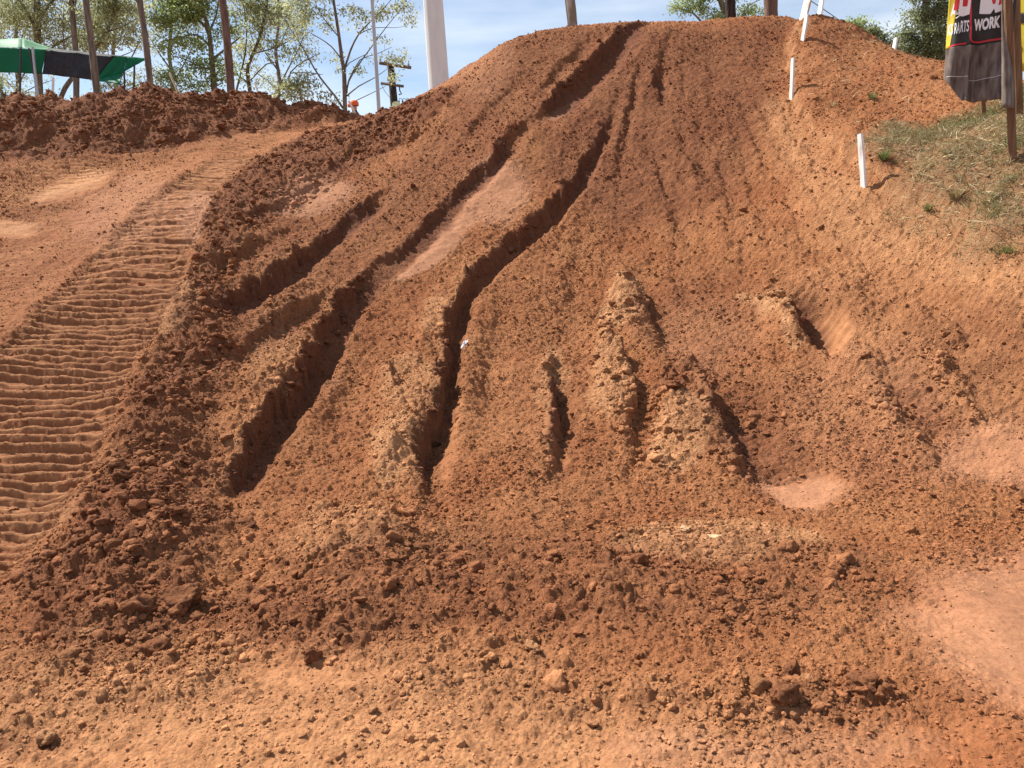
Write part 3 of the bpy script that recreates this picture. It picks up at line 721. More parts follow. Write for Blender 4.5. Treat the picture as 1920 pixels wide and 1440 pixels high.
SRC = [soil_clod_mesh('clod', 100 + i, 3, .45, .75) for i in range(6)]
FSRC = [soil_clod_mesh('crumb', 150 + i, 1, .4, .8) for i in range(4)]
BIGSRC = [soil_clod_mesh('big_clod', 200 + i, 4, .62, .8) for i in range(6)]

# ---- loose crumbs of soil: far too many to count, instanced over the surface
def crumbs(name, n, weight, smin, smax, power, mat, sources, seed, sink=.25):
    r = np.random.default_rng(seed)
    dy = np.gradient(ROWS); area = (dy[:, None] * (ROWS[:, None] + .35) * np.gradient(U)[None, :]).ravel()
    w = area * weight * (ROWS[:, None] < 16.5).repeat(nc, 1).ravel()
    cdf = np.cumsum(w); cdf /= cdf[-1]
    k = np.searchsorted(cdf, r.random(n)); k = np.clip(k, 0, len(w) - 1)
    size = smin + (smax - smin) * r.random(n) ** power
    P = np.stack([xs[k] + r.normal(0, .004, n), ys[k] + r.normal(0, .004, n), zs[k] + size * (.36 - sink)], 1)
    me = bpy.data.meshes.new(name); me.vertices.add(n); me.vertices.foreach_set('co', P.astype(np.float32).ravel()); me.update()
    a = me.attributes.new('size', 'FLOAT', 'POINT'); a.data.foreach_set('value', size.astype(np.float32))
    a = me.attributes.new('turn', 'FLOAT_VECTOR', 'POINT'); a.data.foreach_set('vector', (r.random((n, 3)) * np.array([.4, .4, 6.28])).astype(np.float32).ravel())
    a = me.attributes.new('which', 'INT', 'POINT'); a.data.foreach_set('value', r.integers(0, len(sources), n).astype(np.int32))
    for f_ in FIELDS:
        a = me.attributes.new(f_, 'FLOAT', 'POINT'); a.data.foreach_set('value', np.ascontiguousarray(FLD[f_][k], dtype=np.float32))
    o = link_mesh(name, me)
    ng = bpy.data.node_groups.new(name, 'GeometryNodeTree')
    ng.interface.new_socket('Geometry', in_out='INPUT', socket_type='NodeSocketGeometry'); ng.interface.new_socket('Geometry', in_out='OUTPUT', socket_type='NodeSocketGeometry')
    N, L = ng.nodes, ng.links
    gi_, go = N.new('NodeGroupInput'), N.new('NodeGroupOutput')
    g2 = N.new('GeometryNodeGeometryToInstance')
    for s in sources:
        so_ = bpy.data.objects.new(name + '_source', s.copy()); so_.data.materials.clear(); so_.data.materials.append(mat)
        oi = N.new('GeometryNodeObjectInfo'); oi.inputs['Object'].default_value = so_; oi.inputs['As Instance'].default_value = True
        L.new(oi.outputs['Geometry'], g2.inputs['Geometry'])
    ip = N.new('GeometryNodeInstanceOnPoints'); ip.inputs['Pick Instance'].default_value = True
    def na(nm, ty):
        q = N.new('GeometryNodeInputNamedAttribute'); q.data_type = ty; q.inputs['Name'].default_value = nm; return q.outputs['Attribute']
    mp = N.new('GeometryNodeMeshToPoints')
    L.new(gi_.outputs[0], mp.inputs['Mesh']); L.new(mp.outputs['Points'], ip.inputs['Points']); L.new(g2.outputs[0], ip.inputs['Instance'])
    cx_ = N.new('ShaderNodeCombineXYZ'); mu = N.new('ShaderNodeMath'); mu.operation = 'MULTIPLY'; mu.inputs[1].default_value = .72 if smax < .015 else .9; sz_ = na('size', 'FLOAT')
    L.new(sz_, cx_.inputs[0]); L.new(sz_, cx_.inputs[1]); L.new(sz_, mu.inputs[0]); L.new(mu.outputs[0], cx_.inputs[2]); L.new(cx_.outputs[0], ip.inputs['Scale']); L.new(na('which', 'INT'), ip.inputs['Instance Index'])
    er = N.new('FunctionNodeEulerToRotation'); L.new(na('turn', 'FLOAT_VECTOR'), er.inputs[0]); L.new(er.outputs[0], ip.inputs['Rotation'])
    L.new(ip.outputs[0], go.inputs[0])
    md = o.modifiers.new('scatter', 'NODES'); md.node_group = ng
    tag(o, kind='stuff')
    return o

_lo, _ro, _sm = FLD['loose'], FLD['rough'], FLD['smooth']
_patch = sstep(.40, .64, fbm(xs * 2.1, ys * 2.1, 300, 4))
_pl = FLD['pale'].clip(0, 1); _g = 1 - .6 * FLD['grass']
crumbs('fine_soil_crumbs', 240000, (np.clip(_ro, 0, 1.2) ** 1.5 * (.5 + .7 * _patch) * _g + .02) / np.maximum(ys, 2.5) ** .8, .0035, .011, 1.8, M_SOILC, FSRC, 1)
crumbs('loose_soil_crumbs', 46000, (np.clip(_ro, 0, 1.2) ** 2 * (.25 + _patch) * _g + .012) / np.maximum(ys, 2.5) ** .4, .008, .024, 3.0, M_SOILC, SRC, 2)
crumbs('tumbled_clods', 5600, (np.clip(_lo - .15, 0, 1) ** 1.5 * (.25 + _patch) + .002) * (1 - .6 * _pl) * np.where(ys > 11.5, .8, np.where(ys < 3.4, .45, 1.0)), .020, .058, 2.6, M_SOILC, SRC, 3, .35)

# ---- the large clods, one by one: (photo x, photo y, half width m, tone, label)
def big_clod(px, py, size, mat, label, k, squash=1.0, tilt=(0, 0), name='dirt_clod', cat='dirt clod', group=None, rz=None):
    x, y = hit(px, py); size *= .86
    o = bpy.data.objects.new(name, BIGSRC[k % 6].copy()); COL.objects.link(o); o.data.materials.append(M_STONE if mat is M_STONE else M_SOIL)
    for f_, v_ in (('damp', .75 if mat is M_CLOD else .15), ('pale', .0 if mat is M_CLOD else .85)):
        o.data.attributes[f_].data.foreach_set('value', np.full(len(o.data.vertices), v_, np.float32))
    o.scale = (size, size * .85, size * squash)
    o.rotation_euler = (R(tilt[0]), R(tilt[1]), rz if rz is not None else random.uniform(0, 6.28))
    o.location = (x, y, surf(x, y) + size * squash * .12)
    tag(o, label, cat, group, 'thing')
    return o
CL = [
 (175, 1098, .062, M_CLOD, 'round dark red clod at the edge of the bulldozer prints in the lower windrow', 0, 1.0),
 (150, 1060, .10, M_CLOD, 'large smooth-sided reddish clod above the round dark one in the lower windrow', 1, 1.0),
 (340, 1150, .125, M_CLOD, 'broad flat-topped clod with a pale streak at the toe of the windrow', 2, .75),
 (265, 1170, .09, M_CLOD, 'tall dark clod leaning against the broad flat-topped one', 3, 1.1),
 (285, 1228, .08, M_CLOD, 'rust red clod lying alone in front of the windrow toe', 4, .85),
 (225, 1210, .065, M_CLOD, 'squat reddish clod just left of the lone rust red one', 5, .9),
 (170, 1212, .045, M_CLODP, 'small pale rounded clod left of the squat reddish one', 0, .9),
 (190, 905, .062, M_CLOD, 'dark clod sticking up beside the end of the bulldozer cleats', 2, 1.1),
 (235, 945, .06, M_CLOD, 'ridged red clod below the dark one beside the cleats', 3, 1.0),
 (462, 985, .075, M_CLOD, 'wide crumbly clod just below the mouth of the widest rut', 1, .8),
 (340, 1005, .05, M_CLOD, 'small knobbly clod near the middle of the lower windrow', 4, 1.0),
 (590, 1250, .045, M_CLOD, 'dark overhanging clod on the pale sand below the rubble', 5, 1.0),
 (640, 1195, .07, M_CLOD, 'low reddish clod in the dark rubble at the foot of the ramp', 0, .7),
 (90, 1402, .05, M_CLODP, 'pale dusty clod near the bottom corner of the sand', 1, .8),
 (1340, 1012, .085, M_STONE, 'flat tan slab of dry clay lying in the pale rubble', 2, .42),
 (1285, 992, .05, M_STONE, 'thin tan chip just up the slope from the flat slab', 3, .4),
 (1483, 1285, .042, M_CLOD, 'upright pointed clod casting a dark shadow in the lower rubble', 4, 1.9),
 (1520, 1298, .065, M_CLODP, 'blocky pale brown clod beside the upright pointed one', 5, .6),
 (1468, 1335, .07, M_CLOD, 'broad rough clod in front of the upright pointed one', 0, .85),
 (1395, 1350, .042, M_CLODP, 'elongated smooth brown clod lying on its side', 1, .7),
 (1620, 1305, .075, M_CLOD, 'low rough reddish clod at the end of the lower rubble', 2, .6),
 (1437, 1078, .06, M_CLOD, 'dark knobbly clod above the lower rubble on the slope foot', 3, .9),
 (1000, 1228, .04, M_CLODP, 'pale grey round clod on the sandy foot of the ramp', 4, .9),
 (1745, 940, .035, M_CLOD, 'small flat clod alone right of the pink bowl', 5, .6),
 (570, 325, .055, M_CLOD, 'smooth angular block among the clods of the upper windrow', 0, .9),
 (310, 252, .14, M_CLOD, 'rounded boulder of soil at the foot of the far berm', 1, .8),
 (415, 250, .10, M_CLOD, 'dark rounded clod at the berm foot right of the boulder', 2, .8),
 (1750, 152, .06, M_CLOD, 'single brown clod on the shoulder near the banner', 3, .9),
 (775, 360, .045, M_CLOD, 'lone dark clod on the ramp between the first ruts', 4, 1.0),
]
for c in CL: big_clod(c[0], c[1], c[2], c[3], c[4], c[5], c[6])
ORD = ['topmost', 'second highest', 'third highest', 'fourth highest', 'fifth highest', 'sixth highest', 'seventh highest', 'sixth lowest', 'fifth lowest', 'fourth lowest', 'third lowest', 'second lowest', 'lowest']
def rank(items):
    s = sorted(range(len(items)), key=lambda i: (items[i][1], items[i][0])); n = len(items); out = {}
    for k, i in enumerate(s):
        out[i] = ORD[k] if k < (n + 1) // 2 else ORD[-(n - k)]
    return out
# knots of dry cracked clay pushed up on the ridges
its = [(1262, 770, .11), (1290, 800, .08), (1320, 790, .06), (1262, 835, .07), (1245, 858, .06), (1285, 862, .055), (1300, 840, .06), (1272, 880, .05), (1240, 880, .045), (1310, 872, .04), (1230, 845, .045), (1250, 800, .05)]; rk = rank(its)
for i, (px, py, s) in enumerate(its):
    big_clod(px, py, s * .85, M_CLODP if i != 0 else M_CLOD, rk[i] + ' piece of cracked grey-tan clay heaped on the ridge left of the large bowl', i, .6, (random.uniform(-25, 25), random.uniform(-25, 25)), 'clay_slab', 'clay slab', 'cracked clay slabs heaped beside the bowl')
its = [(1160, 545, .06), (1178, 555, .07), (1150, 580, .06), (1175, 590, .075), (1195, 580, .06), (1160, 610, .05), (1190, 610, .05), (1145, 600, .04)]; rk = rank(its)
for i, (px, py, s) in enumerate(its):
    big_clod(px, py, s, M_CLODP, rk[i] + ' lump of pale cracked clay on the small knoll in mid ramp', i + 2, .7, (random.uniform(-20, 20), random.uniform(-20, 20)), 'clay_slab', 'clay slab', 'clay lumps on the mid-ramp knoll')
its = [(1380, 572, .035), (1400, 575, .04), (1425, 580, .035), (1448, 578, .05), (1462, 590, .06), (1478, 605, .05), (1485, 630, .04), (1495, 650, .035)]; rk = rank(its)
for i, (px, py, s) in enumerate(its):
    big_clod(px, py, s, M_CLODP, rk[i] + ' shard of pale clay along the broken rim of the orange scoop', i + 1, .8, (random.uniform(-40, 40), random.uniform(-40, 40)), 'clay_slab', 'clay slab', 'clay shards rimming the scoop')
its = [(1120, 690, .05), (1140, 700, .06), (1135, 730, .05), (1155, 745, .06), (1125, 750, .05), (1148, 775, .045), (1160, 720, .05)]; rk = rank(its)
for i, (px, py, s) in enumerate(its):
    big_clod(px, py, s, M_CLODP, rk[i] + ' lump of pale clay on the narrow ridge below the knoll', i + 3, .7, (random.uniform(-20, 20), random.uniform(-20, 20)), 'clay_slab', 'clay slab', 'clay lumps on the narrow ridge')

# ------------------------------------------------------------------ scrap of paper in the rut
x, y = hit(872, 662)
z0 = surf(x, y) + .02
pm = bpy.data.meshes.new('paper_scrap')
PV, PF = [], []
for j in range(7):
    for i in range(4):
        u, v = i / 3 - .5, j / 6
        PV.append((x + u * (.030 + .012 * math.sin(j * 2.1)) + .05 * (v - .5), y + (v - .5) * .115, z0 + .012 * math.sin(u * 6 + j) + .055 * v + (.012 if j in (2, 3) else 0)))
for j in range(6):
    for i in range(3):
        a = j * 4 + i; PF.append((a, a + 1, a + 5, a + 4))
pm.from_pydata(PV, [], PF)
po = link_mesh('paper_scrap', pm, noise_mat('paper', (.75, .72, .74), (.85, .83, .82), 12, .6, bump=.1))
md = po.modifiers.new('thickness', 'SOLIDIFY'); md.thickness = .001
tag(po, 'crumpled scrap of white paper lying on the edge of the deep rut', 'paper scrap')

# ------------------------------------------------------------------ white marker stakes
M_WHITE = noise_mat('white_painted_timber', (.50, .41, .34), (.80, .78, .75), 9, .6, (1, 1, .3), .4, 8, .30, .44, .004)
M_WHITED = noise_mat('weathered_white_timber', (.40, .30, .22), (.74, .70, .64), 9, .7, (1, 1, .3), .5, 8, .34, .52, .004)

def plank(name, pb, pt, width, thick, mat, label, cat, group=None, face=None, notch=True, parent=None, seg=6):
    """a sawn stake from pb to pt, its wide face towards 'face'"""
    pb, pt = Vector(pb), Vector(pt)
    t = (pt - pb).normalized()
    f = Vector(face) if face is not None else (EYE - pb)
    if name == 'marker_stake': f = Vector((-.93, -.35, .12))
    f = (f - t * f.dot(t)).normalized(); s = t.cross(f)
    bm = bmesh.new(); rings = []
    for k in range(seg + 1):
        q = k / seg; c = pb.lerp(pt, q) + s * random.uniform(-.002, .002)
        w = width * (1 + random.uniform(-.03, .03)); 
        if k == seg and notch: w *= .9
        bev = thick * .18
        ring = []
        for a, b_ in ((-w / 2 + bev, -thick / 2), (w / 2 - bev, -thick / 2), (w / 2, -thick / 2 + bev), (w / 2, thick / 2 - bev), (w / 2 - bev, thick / 2), (-w / 2 + bev, thick / 2), (-w / 2, thick / 2 - bev), (-w / 2, -thick / 2 + bev)):
            up = (.006 * (a / w) if k == seg else 0)
            ring.append(bm.verts.new(c + s * a + f * b_ + t * up))
        rings.append(ring)
    for a, b_ in zip(rings[:-1], rings[1:]):
        for k in range(8): bm.faces.new((a[k], a[(k + 1) % 8], b_[(k + 1) % 8], b_[k]))
    bm.faces.new(list(reversed(rings[0]))); bm.faces.new(rings[-1])
    bmesh.ops.recalc_face_normals(bm, faces=bm.faces)
    me = bpy.data.meshes.new(name); bm.to_mesh(me); bm.free()
    o = link_mesh(name, me, mat, parent)
    if label: tag(o, label, cat, group)
    return o

def stake(bx, by, tx, ty, width, thick, mat, label, depth=None, lean=0.0, group='white marker stakes'):
    if depth is None:
        x, y = hit(bx, by); zb = surf(x, y)
    else:
        p = at(bx, by, depth); x, y, zb = p
    top = at(tx, ty, y + lean)
    b = Vector((x, y, zb)); d = (top - b).normalized()
    return plank('marker_stake', b - d * .18, top, width, thick, mat, label, 'stake', group)

stake(1619, 358, 1613, 251, .068, .03, M_WHITE, 'white stake at the grass edge, nearest the camera')
stake(1484, 188, 1487, 109, .062, .03, M_WHITED, 'white stake on the ramp shoulder between the near stake and the crest')
stake(1505, 97, 1513, 28, .072, .03, M_WHITED, 'short stained stake at the crest in front of the leaning board')
stake(1502, 52, 1530, -60, .15, .03, M_WHITED, 'wide white board leaning at the crest behind the short stained stake', depth=12.1, lean=.1)
stake(1535, 42, 1548, -50, .09, .03, M_WHITE, 'narrow white stake leaning just right of the wide board at the crest', depth=12.9, lean=.1)
stake(1674, 105, 1680, 71, .07, .03, M_WHITE, 'small white stake showing over the skyline near the far bushes', depth=12.2)
stake(98, 196, 100, 146, .09, .03, M_WHITE, 'white stake standing behind the berm under the shade cloth', depth=14.6)
stake(336, 178, 318, 137, .09, .03, M_WHITED, 'leaning pinkish stake behind the berm between two tree trunks', depth=15.2)
stake(488, 190, 478, 156, .07, .03, M_WHITE, 'slim tilted white stake behind the berm under the spreading branches', depth=16.0)
stake(668, 216, 654, 190, .08, .03, M_WHITED, 'tilted timber stake beside the person in the orange cap', depth=18.0)

# ------------------------------------------------------------------ mesh banner on timber posts
M_TIMBER = noise_mat('brown_hardwood', (.13, .068, .035), (.25, .135, .070), 7, .75, (6, 6, .4), .4, dist=.004)
def cloth_mat(name, c1, c2, trans=.12, scale=10):
    m = noise_mat(name, c1, c2, scale, .7, bump=.15, dist=.004)
    return m
M_BLACKV = cloth_mat('black_banner_vinyl', (.028, .025, .025), (.05, .045, .042))
M_DUSTV = noise_mat('dusty_banner_vinyl', (.075, .055, .046), (.25, .205, .175), 9, .75, (3, 3, .8), .2, 8, .3, .72)
M_REDV = cloth_mat('red_print', (.60, .035, .045), (.70, .05, .06))
M_WHITEV = cloth_mat('white_print', (.86, .85, .85), (.90, .89, .89))
M_YELV = cloth_mat('yellow_vinyl', (.62, .48, .03), (.72, .58, .05))

BA = at(1886, 150, 7.22); BB = at(1769, 150, 7.42)       # right and left ends of the banner
bx_ = Vector((BA.x, BA.y, 0)); bdir = Vector((BB.x - BA.x, BB.y - BA.y, 0)); BLEN = bdir.length; bdir.normalize()
bn = Vector((bdir.y, -bdir.x, 0)); 
if bn.dot(EYE - BA) < 0: bn = -bn
def zpix(px, py, depth): return at(px, py, depth).z
ZT = 3.95
def banner(u, z, off=0.0):
    """u metres from the right post towards the left end, hanging cloth with folds"""
    k = u / BLEN
    low = max(0.0, min(1.0, (ZT - z) / 1.2))
    f = .030 * math.sin(k * 9.0 + .6) * (.5 + .8 * low) + .018 * math.sin(k * 23 + z * 2) * low + .010 * math.sin(z * 9 + k * 5)
    crease = .045 * math.exp(-((k - .62) / .05) ** 2)
    f += crease * low
    p = bx_ + bdir * u + bn * (f + .035 + off)
    return Vector((p.x, p.y, z))
def zbot(u):
    k = u / BLEN
    if k > .72: return BZ0 + (k - .72) / .28 * .20
    return BZ0 - .045 * (1 - k / .72) + .008 * math.sin(k * 8)
BZ0 = zpix(1850, 186, 7.3)
ban = empty('event_banner', (BA.x, BA.y, 2.3))
def sheet(name, fn, nu_, nv_, mat, parent, th=.0015):
    V = [fn(i / nu_, j / nv_) for j in range(nv_ + 1) for i in range(nu_ + 1)]
    F = [(j * (nu_ + 1) + i, j * (nu_ + 1) + i + 1, (j + 1) * (nu_ + 1) + i + 1, (j + 1) * (nu_ + 1) + i) for j in range(nv_) for i in range(nu_)]
    me = bpy.data.meshes.new(name); me.from_pydata([tuple(v) for v in V], [], F)
    o = link_mesh(name, me, mat, parent, smooth=True)
    m_ = o.modifiers.new('thickness', 'SOLIDIFY'); m_.thickness = th; m_.offset = -1
    return o
ZP = zpix(1850, 84, 7.3)         # lower end of the printed part
sheet('printed_panel', lambda a, b: banner(a * BLEN - .03 * (1 - a), ZT + (ZP - ZT) * b), 60, 50, M_BLACKV, ban)
sheet('dusty_hem', lambda a, b: banner(a * BLEN - .03 * (1 - a), ZP + (zbot(a * BLEN) - ZP) * b), 60, 30, M_DUSTV, ban)
sheet('yellow_edge', lambda a, b: banner(BLEN * (1.0 - .22 * (1 - a) * (1 - b * .75)), ZT + (ZP - .01 - ZT) * b, .003), 8, 30, M_YELV, ban)
# the red rules with a rounded corner
def strip(pts, wd, mat, off, name):
    V, F = [], []
    for i, (u, z) in enumerate(pts):
        a = pts[max(0, i - 1)]; b = pts[min(len(pts) - 1, i + 1)]
        tx, tz = b[0] - a[0], b[1] - a[1]; L = math.hypot(tx, tz) or 1
        nx, nz = -tz / L * wd / 2, tx / L * wd / 2
        V += [banner(u + nx, z + nz, off), banner(u - nx, z - nz, off)]
        if i: k = 2 * i; F.append((k - 2, k - 1, k + 1, k))
    me = bpy.data.meshes.new(name); me.from_pydata([tuple(v) for v in V], [], F)
    return link_mesh(name, me, mat, ban)
def lin(a, b, n=16): return [(a[0] + (b[0] - a[0]) * i / n, a[1] + (b[1] - a[1]) * i / n) for i in range(n + 1)]
UX = BLEN * .62
zr = ZP + .025
arc = [(UX - .03 + .03 * math.sin(t), zr + .03 - .03 * math.cos(t)) for t in [math.pi / 2 * i / 6 for i in range(7)]]
strip(lin((.01, zr), (UX - .03, zr)) + arc[1:] + lin((UX, zr + .03), (UX + .03, ZT))[1:], .013, M_REDV, .003, 'red_rule')
strip(lin((UX + .03, zr - .005), (BLEN * .965, zr - .018)), .013, M_REDV, .003, 'red_rule')
strip(lin((.0, BZ0 + .18), (BLEN * .6, BZ0 + .165)), .003, M_WHITEV, .003, 'hem_crease')
strip(lin((BLEN * .62, BZ0 + .20), (BLEN * .97, BZ0 + .215)), .003, M_WHITEV, .003, 'hem_crease')

def text_mesh(body, off=.0):
    cu = bpy.data.curves.new('t', 'FONT'); cu.body = body; cu.size = 1.0; cu.offset = off; cu.resolution_u = 4
    o = bpy.data.objects.new('t', cu); COL.objects.link(o)
    dg = bpy.context.evaluated_depsgraph_get(); me = bpy.data.meshes.new_from_object(o.evaluated_get(dg))
    bpy.data.objects.remove(o); bm = bmesh.new(); bm.from_mesh(me)
    bmesh.ops.triangulate(bm, faces=bm.faces); bmesh.ops.subdivide_edges(bm, edges=[e for e in bm.edges if e.calc_length() > .25], cuts=2)
    bm.to_mesh(me); bm.free()
    return me
def lettering(body, u0, u1, z0, h, mat, name, off=.004, bold=.05, slant=0.0, label=None):
    me = text_mesh(body, bold)
    X = [v.co.x for v in me.vertices]; Yv = [v.co.y for v in me.vertices]
    x0, x1, y0, y1 = min(X), max(X), min(Yv), max(Yv)
    for v in me.vertices:
        a = (v.co.x - x0) / (x1 - x0); b = (v.co.y - y0) / (y1 - y0)
        v.co = banner(u0 + (u1 - u0) * a + slant * b, z0 + h * b, off)      # u grows leftwards
    return link_mesh(name, me, mat, ban)
H = .100
zt = ZP + .125
lettering('WORK', BLEN * .575, BLEN * .17, zt - .005, H, M_WHITEV, 'lettering')
lettering('RTS', BLEN * .79, BLEN * .655, zt - .008, H, M_WHITEV, 'lettering', bold=.02)
lettering('KS RA', BLEN * .985, BLEN * .80, zt - .018, H * .98, M_WHITEV, 'lettering', bold=.02)
# the cut-off lower ends of the slanted red and white letters above
def shape(pts, mat, name, off):
    bm = bmesh.new(); vs_ = [bm.verts.new((u, z, 0)) for u, z in pts]; bm.faces.new(vs_)
    bmesh.ops.triangulate(bm, faces=bm.faces); bmesh.ops.subdivide_edges(bm, edges=list(bm.edges), cuts=3)
    for v in bm.verts: v.co = banner(v.co.x, v.co.y, off)
    me = bpy.data.meshes.new(name); bm.to_mesh(me); bm.free()
    return link_mesh(name, me, mat, ban)
zl = ZP + .255
B = BLEN
shape([(.0, zl + .02), (B * .26, zl - .01), (B * .28, zl + .03), (B * .33, zl - .01), (B * .50, zl + .01), (B * .47, ZT - .02), (.0, ZT - .02)], M_WHITEV, 'letter_outline', .003)
shape([(.03, zl + .08), (B * .22, zl + .05), (B * .15, ZT), (.0, ZT)], M_REDV, 'red_letter', .0045)
shape([(B * .27, zl + .07), (B * .45, zl + .06), (B * .43, ZT), (B * .19, ZT)], M_REDV, 'red_letter', .0045)
shape([(B * .66, zl + .01), (B * .93, zl - .02), (B * .96, zl + .02), (B * .80, ZT), (B * .62, ZT)], M_WHITEV, 'letter_outline', .003)
shape([(B * .70, zl + .08), (B * .78, zl + .08), (B * .76, ZT), (B * .66, ZT)], M_REDV, 'red_letter', .0045)
shape([(B * .84, zl + .06), (B * .92, zl + .06), (B * .84, ZT), (B * .79, ZT)], M_REDV, 'red_letter', .0045)
# flap folded round the post
FL0 = at(1880, 60, 7.05); 
def flap(a, b):
    top = at(1878, -30, 7.10); 
    y_ = -30 + 232 * b
    wd = 3 + (20 * sstep(.25, .85, np.float64(b)))
    p = at(1878 + a * float(wd), y_ + (0 if b < .9 else -8 * (a > .5) * 0), 7.06 - .05 * math.sin(a * 3.1) * b)
    return p
sheet('folded_flap', flap, 6, 24, M_DUSTV, ban)

def post(bx, by, tx, ty, d, width, label, name='timber_post'):
    pb = at(bx, by, d); pt = at(tx, ty, d)
    dd = (pt - pb).normalized()
    return plank(name, pb - dd * .3, pb + dd * ((pt - pb).length), width, width * .8, M_TIMBER, label, 'post', 'timber banner posts', face=(-.35, -.9, 0), seg=10)
post(1898, 283, 1886, -140, 7.12, .062, 'brown timber post nearest the camera holding the black banner')
post(1911, 232, 1900, -140, 7.9, .07, 'brown timber post just behind the nearest one beside the yellow sign')
post(1844, 212, 1838, 60, 8.35, .045, 'short brown peg showing under the hem of the black banner')
# second, yellow sign behind
ysg = empty('yellow_sign', at(1960, 120, 8.4))
def ysheet(a, b):
    return at(1903 + a * 190, -150 + 284 * b, 8.6 - a * .9 + .03 * math.sin(a * 9))
o = sheet('yellow_panel', ysheet, 20, 16, M_YELV, ysg)
def yshape(cx, cy, rx, ry, sq=1.0, extra=0):
    V = [ysheet(((cx + math.copysign(abs(math.cos(t)) ** sq, math.cos(t)) * rx) - 1903) / 190, ((cy + math.copysign(abs(math.sin(t)) ** sq, math.sin(t)) * ry) + 150) / 284) + Vector((-.002, -.006, 0)) for t in [2 * math.pi * i / 24 for i in range(24)]]
    me = bpy.data.meshes.new('black_marking'); me.from_pydata([tuple(v) for v in V], [], [tuple(range(24))])
    return link_mesh('black_marking', me, M_BLACKV, ysg)
yshape(1905 + 20, 34, 26, 10, .6); yshape(1905, 91, 11, 9)
tag(ysg, 'yellow printed sign sheet with black marks behind the timber posts', 'sign')
tag(ban, 'black hanging banner with white WORKS PARTS lettering and dusty lower hem', 'banner')
plank('sign_post', at(2010, 330, 8.1) - Vector((0, 0, .2)), at(2000, -150, 8.1), .06, .05, M_TIMBER, None, None, parent=ysg)

# ------------------------------------------------------------------ trees
M_BARK_G = noise_mat('grey_brown_bark', (.10, .075, .058), (.22, .18, .145), 6, .9, (3, 3, .5), .8, dist=.03)
M_BARK_R = noise_mat('red_brown_bark', (.105, .062, .045), (.20, .125, .095), 6, .9, (3, 3, .5), .9, dist=.03)
M_BARK_D = noise_mat('dark_ironbark', (.022, .016, .014), (.07, .05, .042), 6, .95, (4, 4, .6), .9, dist=.04)
M_BARK_P = noise_mat('pale_smooth_bark', (.20, .165, .13), (.42, .38, .33), 3, .8, (2, 2, .6), .5, lo=.42, hi=.58, dist=.015)
M_LEAF_O = leaf_mat('olive_gum_leaf', (.18, .195, .105), (.42, .43, .25), .6)
M_LEAF_G = leaf_mat('green_leaf', (.15, .20, .08), (.36, .41, .18), .58)
M_LEAF_D = leaf_mat('dark_gum_leaf', (.11, .13, .07), (.27, .29, .15), .5)

def limb_w(pts, depth, dz=0.0):
    """photo positions -> smooth world polyline"""
    P = [at(p[0], p[1], depth + (p[3] if len(p) > 3 else 0)) for p in pts]; Rr = [p[2] for p in pts]
    out, rr = [], []
    for i in range(len(P) - 1):
        a, b, c, d = P[max(i - 1, 0)], P[i], P[i + 1], P[min(i + 2, len(P) - 1)]
        n = max(2, int((c - b).length / .35))
        for k in range(n):
            t = k / n
            q = .5 * ((2 * b) + (c - a) * t + (2 * a - 5 * b + 4 * c - d) * t * t + (3 * b - a - 3 * c + d) * t ** 3)
            out.append(q); rr.append(Rr[i] * (1 - t) + Rr[i + 1] * t)
    out.append(P[-1]); rr.append(Rr[-1])
    return out, rr

